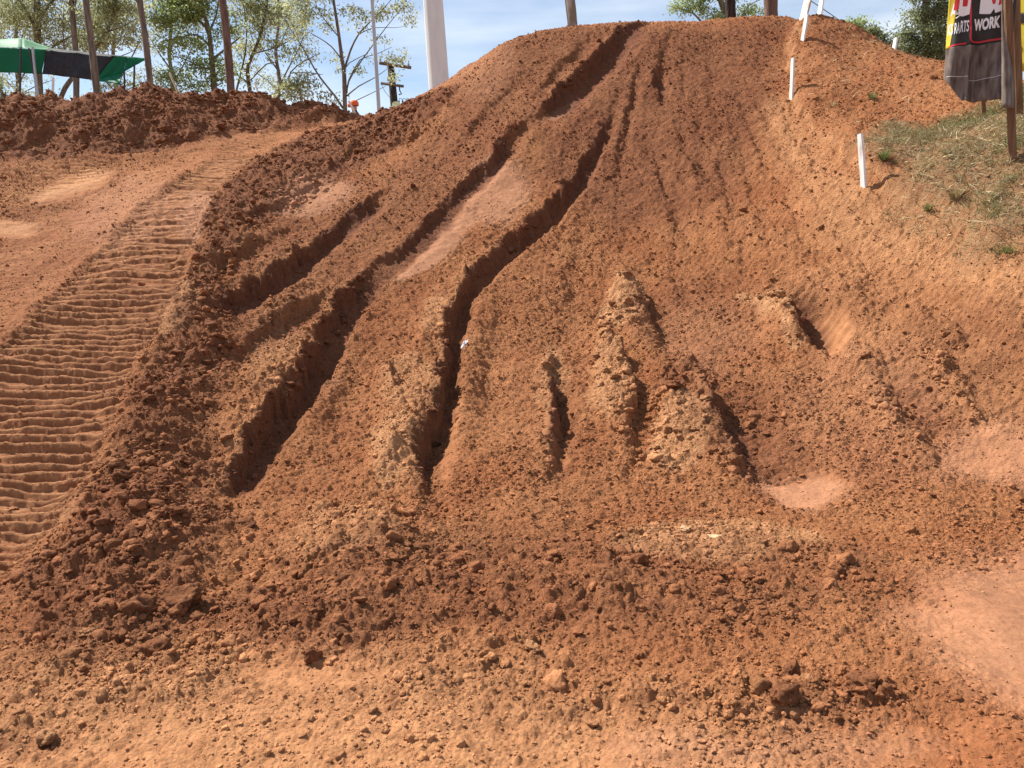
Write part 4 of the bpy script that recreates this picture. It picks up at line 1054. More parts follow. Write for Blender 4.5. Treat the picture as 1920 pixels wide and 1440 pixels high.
def tree(name, label, depth, trunk, limbs, blobs, bark, leaf, group=None, nclus=120, per=42, csize=.30, leafL=.12, leafW=.028, droop=.7, ground=3.3, seed=0, twig=.011, cat='tree'):
    r = np.random.default_rng(seed + 900)
    tp, tr = limb_w(trunk, depth)
    # root the trunk in the ground, carried on down its own line
    d0 = (tp[0] - tp[1]).normalized(); k = max(0.0, (tp[0].z - ground + .3) / max(.2, -d0.z)) if d0.z < 0 else 0
    if tp[0].z > ground:
        foot = tp[0] + d0 * min(k, 6); foot.z = ground - .3
        tp = [foot, foot.lerp(tp[0], .5)] + tp; tr = [tr[0] * 1.35, tr[0] * 1.1] + tr
    root = empty(name, (tp[0].x, tp[0].y, ground))
    tag(root, label, cat, group)
    MB().tube(tp, [q * (1 + .05 * math.sin(i * 1.7)) for i, q in enumerate(tr)], 12).build('trunk', bark, root, True)
    nodes = []       # (pos, radius)
    for p, q in zip(tp[2:], tr[2:]): nodes.append((p, q))
    for lb in limbs:
        lp, lr = limb_w(lb, depth); lr = [q * .62 for q in lr]
        MB().tube(lp, lr, 7).build('branch', bark, root, True)
        for p, q in zip(lp[1:], lr[1:]): nodes.append((p, q))
    if not blobs: return root
    # leaf cluster centres inside the crown's masses
    C = []
    wts = np.array([b[2] * b[3] * (b[4] if len(b) > 4 else 1) for b in blobs], float); wts /= wts.sum()
    for i in range(nclus):
        b = blobs[r.choice(len(blobs), p=wts)]
        v = r.normal(size=3); v /= np.linalg.norm(v); v *= r.random() ** .45
        p = at(b[0] + v[0] * b[2], b[1] + v[1] * b[3], depth + v[2] * min(b[2], b[3]) * depth / FPX * 1.1 + (b[5] if len(b) > 5 else 0))
        C.append(p)
    npos = np.array([tuple(n[0]) for n in nodes]); nrad = [n[1] for n in nodes]
    C.sort(key=lambda c: min((npos - np.array(c)) ** 2 @ np.ones(3)))
    tw = MB(); LV = []; LT = []
    for c in C:
        dv = npos - np.array(c); dd = np.sqrt((dv ** 2).sum(1)) + np.where(npos[:, 2] > c.z, .35, 0)
        j = int(dd.argmin()); a = Vector(npos[j]); L = (c - a).length
        mid = a.lerp(c, .5) + Vector((r.normal(0, .07 * L), r.normal(0, .07 * L), .10 * L + r.normal(0, .05 * L)))
        q1 = a.lerp(mid, .5) + Vector((0, 0, .03 * L)); q2 = mid.lerp(c, .5) + Vector((0, 0, .04 * L))
        r0 = min(nrad[j] * .7, .005 + .010 * L); 
        tw.tube([a, q1, mid, q2, c], [r0, r0 * .85, r0 * .65, r0 * .5, r0 * .3], 4, cap=False)
        npos = np.vstack([npos, [tuple(q1), tuple(mid), tuple(q2), tuple(c)]]); nrad += [r0 * .85, r0 * .65, r0 * .5, r0 * .4]
        n = int(per * r.uniform(.5, 1.5)); s = csize * r.uniform(.6, 1.3)
        o = r.normal(size=(n, 3)) * np.array([s, s, s * .62]) * .6
        dirs = r.normal(size=(n, 3)) * np.array([1, 1, .6]); dirs[:, 2] -= droop * 1.4; dirs /= np.linalg.norm(dirs, axis=1)[:, None]
        side = np.cross(dirs, r.normal(size=(n, 3))); side /= np.linalg.norm(side, axis=1)[:, None]
        l = leafL * .85 * r.uniform(.6, 1.3, n)[:, None]; w_ = leafW * .8 * r.uniform(.7, 1.3, n)[:, None]
        p0 = np.array(c) + o
        LV.append(np.stack([p0, p0 + dirs * l * .45 + side * w_, p0 + dirs * l, p0 + dirs * l * .5 - side * w_], 1).reshape(-1, 3))
        LT.append(np.clip(r.normal(.5, .25) + r.normal(0, .2, n), 0, 1).repeat(4))
    tw.build('twigs', bark, root)['kind'] = 'stuff'
    V = np.concatenate(LV); F = np.arange(len(V)).reshape(-1, 4)
    me = mesh_arrays('foliage', V, F)
    a = me.attributes.new('tint', 'FLOAT', 'POINT'); a.data.foreach_set('value', np.concatenate(LT).astype(np.float32))
    fo = link_mesh('foliage', me, leaf, root); fo['kind'] = 'stuff'
    return root

G1 = 'gum trees behind the far berm'
# the bare trunks standing in front of the left-hand trees
tree('gum_tree', 'bare brown tree trunk rising in front of the green and black shade cloth', 17.5, [(183, 186, .076), (178, 140, .072), (173, 95, .07), (166, 40, .066), (159, -20, .064), (150, -160, .09), (146, -420, .07)], [[(150, -160, .05), (110, -260, .03), (80, -330, .015)], [(148, -300, .05), (190, -380, .03)]], [(80, -340, 80, 50), (190, -410, 90, 60), (140, -450, 90, 60)], M_BARK_G, M_LEAF_O, G1, 50, 30, seed=1)
tree('gum_tree', 'straight grey-green trunk at the pointed tip of the shade cloth', 18.5, [(284, 176, .072), (278, 120, .068), (271, 60, .066), (263, 10, .064), (259, -40, .06), (252, -200, .055), (250, -430, .06)], [[(263, 14, .04), (257, 4, .03), (249, -12, .02), (240, -60, .015)]], [(250, -430, 100, 60), (235, -120, 40, 50)], M_BARK_G, M_LEAF_O, G1, 45, 30, seed=2)
tree('gum_tree', 'tall bare reddish trunk in front of the bright green tree', 16.8, [(434, 184, .086), (430, 130, .082), (426, 80, .08), (421, 30, .077), (415, -20, .075), (406, -200, .085), (404, -420, .06)], [], [(404, -430, 110, 60)], M_BARK_R, M_LEAF_O, G1, 35, 30, seed=3)
tree('gum_tree', 'pale mottled bare trunk rising over the crest of the ramp', 18.0, [(1074, 52, .115), (1071, 20, .11), (1067, -20, .105), (1060, -150, .09), (1056, -400, .06)], [], [(1056, -410, 110, 60)], M_BARK_P, M_LEAF_O, G1, 35, 30, seed=4)
tree('gum_tree', 'black ironbark trunk standing over the crest, the left of two dark trunks', 19.0, [(1371, 40, .125), (1369, 0, .12), (1367, -60, .115), (1362, -250, .1), (1360, -450, .07)], [], [(1360, -450, 110, 60)], M_BARK_D, M_LEAF_D, G1, 35, 30, seed=5)
tree('gum_tree', 'thick red-brown trunk over the crest beside the stakes', 18.0, [(1446, 34, .15), (1445, 0, .148), (1444, -60, .14), (1440, -250, .12), (1440, -450, .08)], [], [(1440, -460, 110, 60)], M_BARK_R, M_LEAF_D, G1, 35, 30, seed=6)
# leafy trees at the left
tree('gum_tree', 'big olive gum tree spreading behind the pale peak of the shade cloth', 27, [(76, 200, .13), (72, 150, .12), (70, 80, .11), (70, 20, .10), (66, -60, .09), (60, -200, .06)],
     [[(70, 60, .10), (50, 20, .07), (20, -20, .05), (-20, -60, .03)], [(70, 40, .10), (100, 0, .07), (140, -40, .05), (180, -90, .03)], [(72, 110, .07), (110, 80, .05), (150, 60, .035), (190, 30, .02)], [(73, 130, .06), (30, 110, .04), (-10, 100, .02)]],
     [(30, 30, 75, 50), (100, 35, 60, 45), (110, -30, 110, 50), (10, -40, 90, 60), (60, -120, 120, 60), (170, 50, 50, 35, .7), (-50, 40, 60, 60), (20, 150, 35, 20, .35), (60, 180, 60, 12, .25), (120, 90, 70, 22, .8)], M_BARK_G, M_LEAF_O, G1, 520, 50, .34, .11, .024, seed=11)
tree('gum_tree', 'leaning olive gum with arching boughs between the two thin trunks', 25, [(112, 190, .075), (122, 165, .07), (140, 140, .06), (170, 100, .055), (200, 60, .05), (215, 20, .045), (222, -40, .045), (230, -110, .03)],
     [[(140, 140, .05), (125, 120, .04), (118, 60, .03), (120, 20, .02)], [(200, 60, .04), (230, 50, .03), (255, 35, .02)], [(170, 100, .04), (205, 110, .03), (240, 100, .02), (262, 88, .01)], [(215, 20, .04), (190, -10, .03), (180, -50, .02)]],
     [(205, 30, 50, 35), (175, 70, 45, 30), (225, -20, 50, 40), (240, 60, 28, 30, .5), (240, 150, 30, 30, .35), (190, 10, 45, 30), (190, 165, 50, 18, .35), (180, -80, 70, 50)], M_BARK_G, M_LEAF_O, G1, 260, 40, .28, seed=12)
tree('gum_tree', 'dark stout trunk seen under the black panel of the shade cloth', 24, [(143, 190, .088), (143, 145, .085), (142, 100, .08), (136, 30, .075), (130, -60, .07), (126, -240, .05)], [[(136, 30, .06), (150, -40, .04), (160, -110, .02)]], [(125, -60, 60, 50), (150, -140, 80, 50), (150, 20, 30, 30, .5)], M_BARK_G, M_LEAF_O, G1, 80, 40, seed=13)
tree('broadleaf_tree', 'bright green rounded tree behind the tall reddish trunk', 24, [(404, 190, .10), (400, 150, .085), (396, 100, .075), (392, 60, .065), (384, 30, .055), (370, -10, .045), (360, -60, .04)],
     [[(396, 85, .07), (385, 50, .055), (360, 30, .04), (330, 20, .025), (305, 10, .015)], [(396, 90, .06), (370, 65, .045), (340, 70, .03), (315, 75, .015)], [(400, 130, .05), (375, 125, .035), (345, 110, .025), (325, 105, .012)], [(392, 60, .06), (405, 30, .04), (410, 0, .03), (420, -40, .02)], [(400, 110, .06), (425, 90, .045), (450, 70, .03)]],
     [(330, 20, 52, 34), (310, 50, 30, 28), (370, 15, 55, 30), (350, -25, 70, 40), (400, -40, 50, 40), (345, 85, 48, 22), (380, 120, 55, 22, .9), (320, 150, 40, 26, .7), (420, 130, 30, 20, .6), (395, 155, 40, 14, .6), (425, 50, 30, 35, .6), (360, 175, 60, 10, .5)], M_BARK_G, M_LEAF_G, G1, 330, 46, .26, .10, .030, .4, seed=14)
tree('gum_tree', 'airy pale-limbed gum tree right of the tall reddish trunk', 26, [(470, 190, .07), (468, 165, .065), (464, 130, .06), (475, 100, .05), (490, 60, .045), (500, 10, .04), (505, -50, .035)],
     [[(440, 185, .06), (448, 150, .05), (460, 100, .04), (462, 50, .03), (455, 0, .02)], [(470, 160, .05), (445, 140, .04), (425, 135, .03)], [(475, 100, .04), (515, 90, .03), (545, 75, .02)], [(500, 182, .05), (535, 165, .045), (545, 135, .035), (570, 115, .025), (600, 100, .015)], [(545, 137, .03), (580, 136, .02), (605, 140, .012)], [(470, 150, .035), (500, 120, .03), (520, 118, .02)]],
     [(470, 50, 45, 30), (455, 85, 35, 22, .8), (500, 20, 50, 35), (520, 70, 40, 22, .8), (455, 0, 40, 30), (490, -50, 70, 40), (555, 100, 40, 20, .6), (500, 105, 40, 18, .5), (450, 120, 30, 18, .4), (540, 35, 30, 30, .6), (480, 155, 50, 18, .25)], M_BARK_G, M_LEAF_O, G1, 210, 36, .26, seed=15)
tree('gum_tree', 'slender gum tree with forked limbs standing beside the thin silver pole', 23, [(647, 208, .066), (646, 170, .062), (645, 135, .06), (641, 110, .052), (636, 70, .045), (630, 30, .04), (624, -10, .035), (618, -80, .03)],
     [[(645, 134, .055), (657, 95, .045), (672, 65, .035), (690, 45, .028), (720, 15, .018), (750, -20, .01)], [(650, 175, .045), (654, 152, .04), (672, 122, .032), (695, 90, .026), (725, 50, .018), (750, 20, .012), (770, 0, .008)],
      [(650, 180, .035), (672, 162, .028), (700, 147, .02), (725, 130, .012)], [(643, 203, .05), (628, 180, .045), (600, 145, .04), (580, 112, .034), (567, 88, .028), (545, 55, .018), (530, 30, .01)], [(641, 112, .035), (622, 88, .028), (600, 72, .02), (578, 60, .012)], [(636, 70, .03), (615, 45, .025), (595, 15, .018), (585, -20, .01)],
      [(654, 150, .03), (675, 112, .022), (705, 102, .015), (735, 88, .008)], [(660, 192, .022), (690, 178, .018), (722, 162, .01)], [(672, 65, .02), (700, 52, .016), (740, 52, .010), (765, 48, .006)], [(645, 135, .025), (655, 118, .02), (690, 100, .014)]],
     [(560, 45, 30, 24, .8), (590, 30, 35, 28), (570, 0, 50, 28), (600, -30, 60, 35), (640, -30, 60, 35), (665, 20, 25, 16, .8), (700, 20, 35, 18, .9), (740, 10, 35, 18, .9), (755, 35, 20, 12, .7), (685, 45, 20, 12, .6), (720, 72, 22, 8, .7), (670, 130, 16, 9, .5), (745, 112, 28, 18, .9), (705, 118, 12, 8, .5), (620, 45, 25, 16, .7), (630, 100, 30, 14, .25), (650, -60, 90, 40), (740, 140, 22, 10, .5), (630, 140, 20, 10, .25)], M_BARK_G, M_LEAF_O, G1, 210, 30, .20, .12, .024, seed=16)
tree('gum_shrub', 'low leafy shrub showing over the berm left of the forked gum', 25, [(566, 205, .05), (565, 185, .045), (560, 165, .035), (556, 150, .02)], [], [(550, 170, 42, 22), (570, 150, 26, 14, .7), (620, 178, 20, 16, .5)], M_BARK_G, M_LEAF_O, None, 60, 26, .24, seed=17, cat='shrub')
tree('gum_shrub', 'scrubby branches and leaves below the shade cloth at the far berm', 22, [(20, 215, .06), (15, 190, .05), (5, 175, .04), (-15, 160, .02)], [[(18, 195, .03), (40, 178, .02), (60, 172, .01)], [(10, 185, .03), (-5, 165, .02)]], [(10, 170, 30, 14, .6), (45, 190, 25, 8, .4), (-30, 160, 40, 30)], M_BARK_G, M_LEAF_D, None, 45, 30, .22, seed=18, cat='shrub')
# beyond the crest
tree('gum_tree', 'yellow-green tree with a bough reaching out behind the two dark trunks', 30, [(1385, 60, .14), (1365, 30, .12), (1350, 0, .09), (1345, -60, .06)], [[(1318, 45, .06), (1305, 30, .05), (1290, 20, .035), (1268, 15, .02), (1250, 10, .01)], [(1385, 40, .05), (1405, 10, .03), (1425, 0, .02)]],
     [(1285, 10, 28, 14, .9), (1300, -5, 35, 14), (1335, 20, 28, 16), (1345, -10, 45, 20), (1415, 20, 22, 12, .9), (1395, 25, 18, 14, .8), (1320, -50, 70, 30), (1345, 30, 25, 10)], M_BARK_G, M_LEAF_G, G1, 170, 44, .24, seed=19)
tree('bush', 'small bright bush on the skyline nearest the leaning white board', 26, [(1598, 110, .06), (1600, 80, .05), (1600, 60, .03)], [], [(1595, 50, 26, 12), (1610, 42, 10, 8), (1575, 58, 14, 6, .6)], M_BARK_G, M_LEAF_G, None, 45, 42, .22, seed=20, cat='bush')
tree('bush', 'dark green bush between the bright bush and the far stake', 27, [(1650, 130, .07), (1648, 100, .06), (1645, 70, .03)], [], [(1640, 70, 30, 16), (1660, 90, 30, 20), (1635, 60, 16, 8)], M_BARK_G, M_LEAF_D, None, 80, 46, .24, seed=21, cat='bush')
tree('gum_tree', 'dense grey-green tree beside the hanging banner', 28, [(1745, 160, .2), (1742, 120, .18), (1738, 80, .15), (1735, 30, .11), (1735, -20, .07)], [[(1742, 100, .08), (1715, 70, .05), (1695, 55, .03)], [(1740, 70, .07), (1765, 40, .05), (1785, 20, .03)]],
     [(1735, 30, 38, 26), (1705, 60, 26, 20), (1760, 60, 38, 34), (1745, 95, 48, 24), (1700, 90, 34, 20), (1770, 10, 30, 28), (1740, -20, 45, 25), (1775, 110, 40, 20), (1690, 105, 30, 10)], M_BARK_G, M_LEAF_D, G1, 330, 50, .26, seed=22)

for i, (px, top, d_, lab) in enumerate([(30, -60, 33, 'far airy gum seen low behind the green panel of the shade cloth'), (320, -40, 34, 'far thin gum standing between the shade cloth tip and the bright green tree'), (520, -60, 34, 'far wispy gum seen through the airy pale-limbed tree'), (215, -50, 32, 'far gum crown filling the gap right of the black shade panel')]):
    tree('gum_tree', lab, d_, [(px, 200, .09), (px + 4, 150, .08), (px - 3, 100, .07), (px + 2, 40, .055), (px, top, .03)],
         [[(px + 4, 160, .06), (px + 25, 120, .045), (px + 45, 80, .03), (px + 60, 30, .015)], [(px, 130, .06), (px - 25, 95, .04), (px - 45, 60, .02)], [(px + 4, 175, .05), (px - 20, 150, .035), (px - 50, 130, .015)], [(px, 90, .05), (px + 20, 50, .03), (px + 25, 0, .015)], [(px + 3, 180, .04), (px + 40, 160, .03), (px + 70, 150, .012)]],
         [(px, 20, 65, 50), (px + 40, 70, 40, 25, .6), (px - 40, 80, 35, 25, .6), (px - 20, 140, 50, 25, .35), (px + 35, 150, 45, 22, .4), (px, 180, 70, 10, .4)], M_BARK_G, M_LEAF_O, G1, 190, 34, .26, .11, .024, seed=30 + i)

# ------------------------------------------------------------------ poles
def galv(name, c, rough=.5, met=.0): return noise_mat(name, tuple(q * .88 for q in c), c, 5, rough, (1, 1, .3), .05, dist=.003, metallic=met)
M_POLE = galv('pale_painted_steel', (.72, .745, .74))
M_SILV = galv('galvanised_tube', (.45, .46, .48), .4, .3)
M_DARKM = galv('dark_steel', (.06, .06, .065), .5)
pb, pt = at(826, 200, 20), at(811, -10, 20)
dd = (pt - pb).normalized(); foot = pb - dd * ((pb.z - 3.2) / dd.z)
pole = empty('steel_pole', (foot.x, foot.y, 3.3))
MB().tube([foot - dd * .3, pb, pt, pt + dd * 6], [.275, .262, .238, .17], 40).build('shaft', M_POLE, pole, True)
m = MB()
sd = (EYE - pb).normalized(); lf = dd.cross(sd).normalized()
an = math.radians(118)
q = (sd * math.cos(math.radians(60)) - lf * math.sin(math.radians(60)))
if ((q.x) > 0): q = (sd * math.cos(math.radians(60)) + lf * math.sin(math.radians(60)))
m.tube([foot + q * .272, pb + q * .259, pt + q * .235, pt + dd * 6 + q * .168], .006, 6)
m.build('weld_seam', galv('weld', (.35, .32, .27), .7), pole)
tag(pole, 'thick tapered off-white steel pole standing behind the windrow', 'pole')
pb, pt = at(711, 215, 21), at(697, -10, 21); dd = (pt - pb).normalized(); foot = pb - dd * ((pb.z - 3.2) / dd.z)
o = MB().tube([foot, pb, pt, pt + dd * 4], [.052, .050, .045, .035], 16).build('silver_mast', M_SILV, None, True)
tag(o, 'thin silver mast between the forked gum and the power pole', 'mast')

D = 36.0
pb, pt = at(741, 215, D), at(732, 119, D); dd = (pt - pb).normalized(); foot = pb - dd * ((pb.z - 3.0) / dd.z)
pp = empty('power_pole', (foot.x, foot.y, 3.2))
MB().tube([foot, pb, pt], [.20, .18, .145], 14).build('shaft', M_BARK_D, pp, True)
def arm(x0, y0, x1, y1, th, name='crossarm', off=-.2, mat=None):
    a, b = at(x0, y0, D + off), at(x1, y1, D + off)
    MB().tube([a, b], th, 4).build(name, mat or M_DARKM, pp)
arm(711, 118, 771, 127, .07, mat=M_BARK_G); arm(714, 156, 757, 162, .06, mat=M_BARK_G); arm(720, 116, 726, 115, .05, 'bracket')
for x, y in ((713, 118), (755, 125), (766, 127)):
    a, b = at(x, y, D - .2), at(x, y - 13, D - .2)
    MB().tube([a, a.lerp(b, .3), a.lerp(b, .35), a.lerp(b, .6), a.lerp(b, .65), b], [.02, .02, .055, .05, .02, .03], 8).build('insulator', M_SILV, pp)
a = at(749, 163, D - .2)
MB().tube([a, a + Vector((0, 0, -.15)), a + Vector((.08, 0, -.3)), a + Vector((-.05, 0, -.32))], .03, 6).build('fuse_link', M_DARKM, pp)
tag(pp, 'dark timber power pole with two crossarms and insulators', 'power pole')

tr = empty('transformer', at(758, 215, D))
a, b = at(741, 212, D - .5), at(769, 212, D - .5)
MB().box((a + b) / 2, (b - a).length, .5, .5).build('tank', galv('grey_tank', (.30, .31, .33)), tr)
rl, rr_ = at(744, 200, D - .55), at(769, 201, D - .55)
MB().tube([rl, rr_], .025, 6).build('rail', M_DARKM, tr)
for i, x in enumerate((748, 755, 762, 769)):
    a_, b_ = at(x, 201, D - .55), at(x, 189, D - .55)
    MB().tube([a_, a_.lerp(b_, .5), b_], [.05, .035, .04], 8).build('insulator', M_DARKM, tr)
    if i < 3:
        c_ = at(x + 6, 186, D - .55)
        MB().tube([b_, at(x + 1, 184, D - .55), c_, at(x + 6, 190, D - .55)], .014, 5).build('jumper_wire', M_DARKM, tr)
tag(tr, 'grey transformer with a row of bushings right of the power pole', 'transformer')

def wire(name, label, pts, r0=.012):
    P = [at(x, y, d) for x, y, d in pts]
    o = MB().tube(P, r0, 5).build(name, M_DARKM); tag(o, label, 'wire')
wire('power_line', 'thin cable sagging down from the lower crossarm of the power pole', [(714, 156, D), (722, 172, D), (732, 184, D), (742, 190, D)], .010)
wire('power_line', 'faint cable running off the power pole behind the off-white pole', [(766, 187, 36), (790, 183, 38), (830, 177, 42), (880, 168, 48)], .012)
wire('power_line', 'thin cable slanting down past the leaning boards at the crest', [(1500, -12, 30), (1545, 18, 32), (1580, 42, 34), (1622, 70, 36), (1660, 95, 38)], .016)
wire('power_line', 'faint cable between the grey-green trunk and the bright green tree', [(250, 76, 30), (278, 82, 30), (302, 88, 30), (330, 96, 30)], .010)

# ------------------------------------------------------------------ shade cloth shelter
M_GREEN = leaf_mat('green_shade_cloth', (.015, .21, .105), (.03, .27, .14), .45)
M_PALEG = leaf_mat('pale_green_canopy', (.22, .42, .27), (.30, .50, .34), .45)
M_BLKC = cloth_mat('black_shade_cloth', (.018, .017, .019), (.032, .03, .033))
sh = empty('shade_shelter', at(130, 215, 19.5))
def quad_sheet(name, c, mat, n=10, sag=0.0, wave=0.0):
    """bilinear sheet between four world corners (tl, tr, br, bl)"""
    c = [Vector(q) for q in c]
    nrm = (c[1] - c[0]).cross(c[3] - c[0]).normalized()
    def fn(a, b):
        p = c[0].lerp(c[1], a).lerp(c[3].lerp(c[2], a), b)
        p += nrm * wave * math.sin(a * 14 + b * 2) * (.3 + b)
        p.z -= sag * math.sin(a * math.pi) * math.sin(b * math.pi)
        return p
    return sheet(name, fn, n, n, mat, sh, .003)
quad_sheet('side_panel', [at(-40, 87, 19), at(86, 93, 19), at(78, 138.5, 19), at(-40, 134, 19)], M_GREEN, 14, 0, .02)
quad_sheet('side_panel', [at(86, 93, 19), at(216, 105, 18.7), at(176, 150, 18.6), at(78, 138.5, 19)], M_BLKC, 14, .0, .02)
quad_sheet('side_panel', [at(216, 105, 18.7), at(238, 107, 18.8), at(232, 136, 18.7), at(176, 150, 18.6)], M_GREEN, 10, .08, .02)
quad_sheet('side_panel', [at(238, 107, 18.8), at(279, 110, 18.9), at(251, 122, 18.8), at(232, 136, 18.7)], M_GREEN, 8, .05, .01)
quad_sheet('side_panel', [at(176, 150, 18.6), at(205, 141, 18.65), at(226, 158, 18.4), at(184, 152.5, 18.6)], M_GREEN, 6, 0, .005)
quad_sheet('side_panel', [at(205, 141, 18.65), at(232, 136, 18.7), at(228, 140, 18.55), at(226, 158, 18.4)], M_GREEN, 6, 0, .005)
quad_sheet('roof_panel', [at(42, 71.5, 20.2), at(98, 91, 21), at(86, 93, 19.02), at(42, 90, 19.02)], M_PALEG, 8, .05)
quad_sheet('roof_panel', [at(-40, 86.5, 19.02), at(-30, 76, 20.2), at(42, 71.5, 20.2), at(42, 90, 19.02)], M_PALEG, 8, .05)
quad_sheet('roof_panel', [at(98, 91, 21), at(279, 110, 19.0), at(216, 104.8, 18.72), at(86, 92.8, 19.02)], M_BLKC, 8, .03)
def spole(x0, y0, x1, y1, d, r0=.022, mat=None): 
    a, b = at(x0, y0, d), at(x1, y1, d); q = (a - b).normalized()
    MB().tube([b, a, a + q * 1.3], r0, 8).build('tent_pole', mat or M_DARKM, sh)
spole(37, 196, 39, 90, 18.9, .024); spole(71, 183, 61, 88, 18.85, .030, M_SILV); spole(66, 150, 54, 90, 18.95, .018)
spole(224, 176, 226, 157, 18.4, .02); spole(234, 173, 233, 135, 18.7, .02); spole(251, 171, 252, 121, 18.8, .022)
tag(sh, 'green and black shade cloth shelter on poles behind the berm', 'shelter')

# ------------------------------------------------------------------ two people behind the berm
M_SKIN = noise_mat('skin', (.42, .24, .17), (.48, .28, .20), 5, .5, bump=.05)
def person(px, py_top, depth, shirt, trousers, label, face=-1, stoop=.0):
    top = at(px, py_top, depth); gz_ = top.z - 1.74
    root = empty('person', (top.x, top.y, gz_))
    me = bpy.data.meshes.new('body')
    J = {'pel': (0, 0, .95), 'waist': (0, 0, 1.08), 'chest': (stoop * .5, 0, 1.30), 'neck': (stoop, 0, 1.48), 'jaw': (stoop + .02 * face, 0, 1.56), 'head': (stoop * 1.1, 0, 1.65),
         'hl': (0, .10, .90), 'kl': (.03 * face, .11, .50), 'al': (0, .11, .09), 'tl': (.14 * face, .12, .03), 'hr': (0, -.10, .90), 'kr': (.05 * face, -.11, .50), 'ar': (.02, -.11, .09), 'tr': (.16 * face, -.12, .03),
         'sl': (stoop * .8, .19, 1.42), 'el': (.02 * face, .25, 1.14), 'wl': (.14 * face, .24, .92), 'fl': (.18 * face, .235, .84), 'sr': (stoop * .8, -.19, 1.42), 'er': (.02 * face, -.25, 1.14), 'wr': (.16 * face, -.23, .93), 'fr': (.2 * face, -.225, .85)}
    Rd = dict(pel=.15, waist=.13, chest=.15, neck=.055, jaw=.075, head=.095, hl=.095, kl=.062, al=.042, tl=.035, hr=.095, kr=.062, ar=.042, tr=.035, sl=.062, el=.045, wl=.03, fl=.035, sr=.062, er=.045, wr=.03, fr=.035)
    names = list(J); E = [('pel', 'waist'), ('waist', 'chest'), ('chest', 'neck'), ('neck', 'jaw'), ('jaw', 'head'), ('pel', 'hl'), ('hl', 'kl'), ('kl', 'al'), ('al', 'tl'), ('pel', 'hr'), ('hr', 'kr'), ('kr', 'ar'), ('ar', 'tr'), ('chest', 'sl'), ('sl', 'el'), ('el', 'wl'), ('wl', 'fl'), ('chest', 'sr'), ('sr', 'er'), ('er', 'wr'), ('wr', 'fr')]
    me.from_pydata([(top.x + J[n][0], top.y + J[n][1], gz_ + J[n][2]) for n in names], [(names.index(a), names.index(b)) for a, b in E], [])
    o = link_mesh('body', me, None, root)
    sk = o.modifiers.new('skin', 'SKIN'); sk.use_smooth_shade = True
    for i, n in enumerate(names): me.skin_vertices[0].data[i].radius = (Rd[n], Rd[n])
    me.skin_vertices[0].data[0].use_root = True
    o.modifiers.new('sub', 'SUBSURF').levels = 2; o.modifiers['sub'].render_levels = 2
    dg = bpy.context.evaluated_depsgraph_get(); bm_ = bpy.data.meshes.new_from_object(o.evaluated_get(dg))
    o.modifiers.clear(); o.data = bm_
    for m_ in (M_SKIN, shirt, trousers): bm_.materials.append(m_)
    for p in bm_.polygons:
        z = p.center.z - gz_; p.material_index = 2 if z < .98 and not (abs(p.center.y - top.y) > .2) else (1 if z < 1.53 and not (z < .95) else 0)
    head = Vector((top.x + J['head'][0], top.y, gz_ + 1.65))
    MB().tube([head + Vector((face * .088, 0, .01)), head + Vector((face * .118, 0, -.035)), head + Vector((face * .085, 0, -.045))], [.008, .016, .012], 6).build('nose', M_SKIN, root, True)
    return root, head
M_OR = noise_mat('orange_cloth', (.65, .10, .02), (.75, .14, .03), 8, .7); M_DK = noise_mat('dark_cloth', (.02, .02, .03), (.045, .04, .05), 8, .8)
M_HAT = noise_mat('pale_yellow_cloth', (.62, .60, .30), (.72, .70, .42), 8, .8); M_BL = noise_mat('blue_grey_cloth', (.12, .14, .18), (.2, .22, .26), 8, .8)
def lathe(name, c, prof, mat, parent, sx=1.0, n=24, dx=0.0):
    V, F = [], []
    for i, (r_0, z) in enumerate(prof):
        for k in range(n):
            a = 2 * math.pi * k / n; V.append((c.x + math.cos(a) * r_0 * sx + dx * (r_0 > .12), c.y + math.sin(a) * r_0, c.z + z))
    for i in range(len(prof) - 1):
        for k in range(n): F.append((i * n + k, i * n + (k + 1) % n, (i + 1) * n + (k + 1) % n, (i + 1) * n + k))
    me = bpy.data.meshes.new(name); me.from_pydata(V, [], F); return link_mesh(name, me, mat, parent, True)
pr, hd = person(668, 190, 21, M_DK, M_DK, '', -1, -.05)
lathe('cap', hd, [(.112, -.02), (.116, .02), (.108, .07), (.075, .108), (.03, .12), (.001, .122)], M_OR, pr)
MB().tube([hd + Vector((-.09, 0, .0)), hd + Vector((-.17, 0, -.01))], [.06, .045], 8).build('cap_peak', M_OR, pr, True)
tag(pr, 'person in an orange cap and dark shirt, only the head showing over the berm', 'person')
pr, hd = person(743, 193, 22, M_BL, M_DK, '', -1, 0)
lathe('bucket_hat', hd, [(.205, -.035), (.20, -.028), (.135, .0), (.118, .02), (.112, .08), (.08, .115), (.001, .125)], M_HAT, pr, 1.0, 28)
tag(pr, 'person in a pale yellow bucket hat below the power pole', 'person')

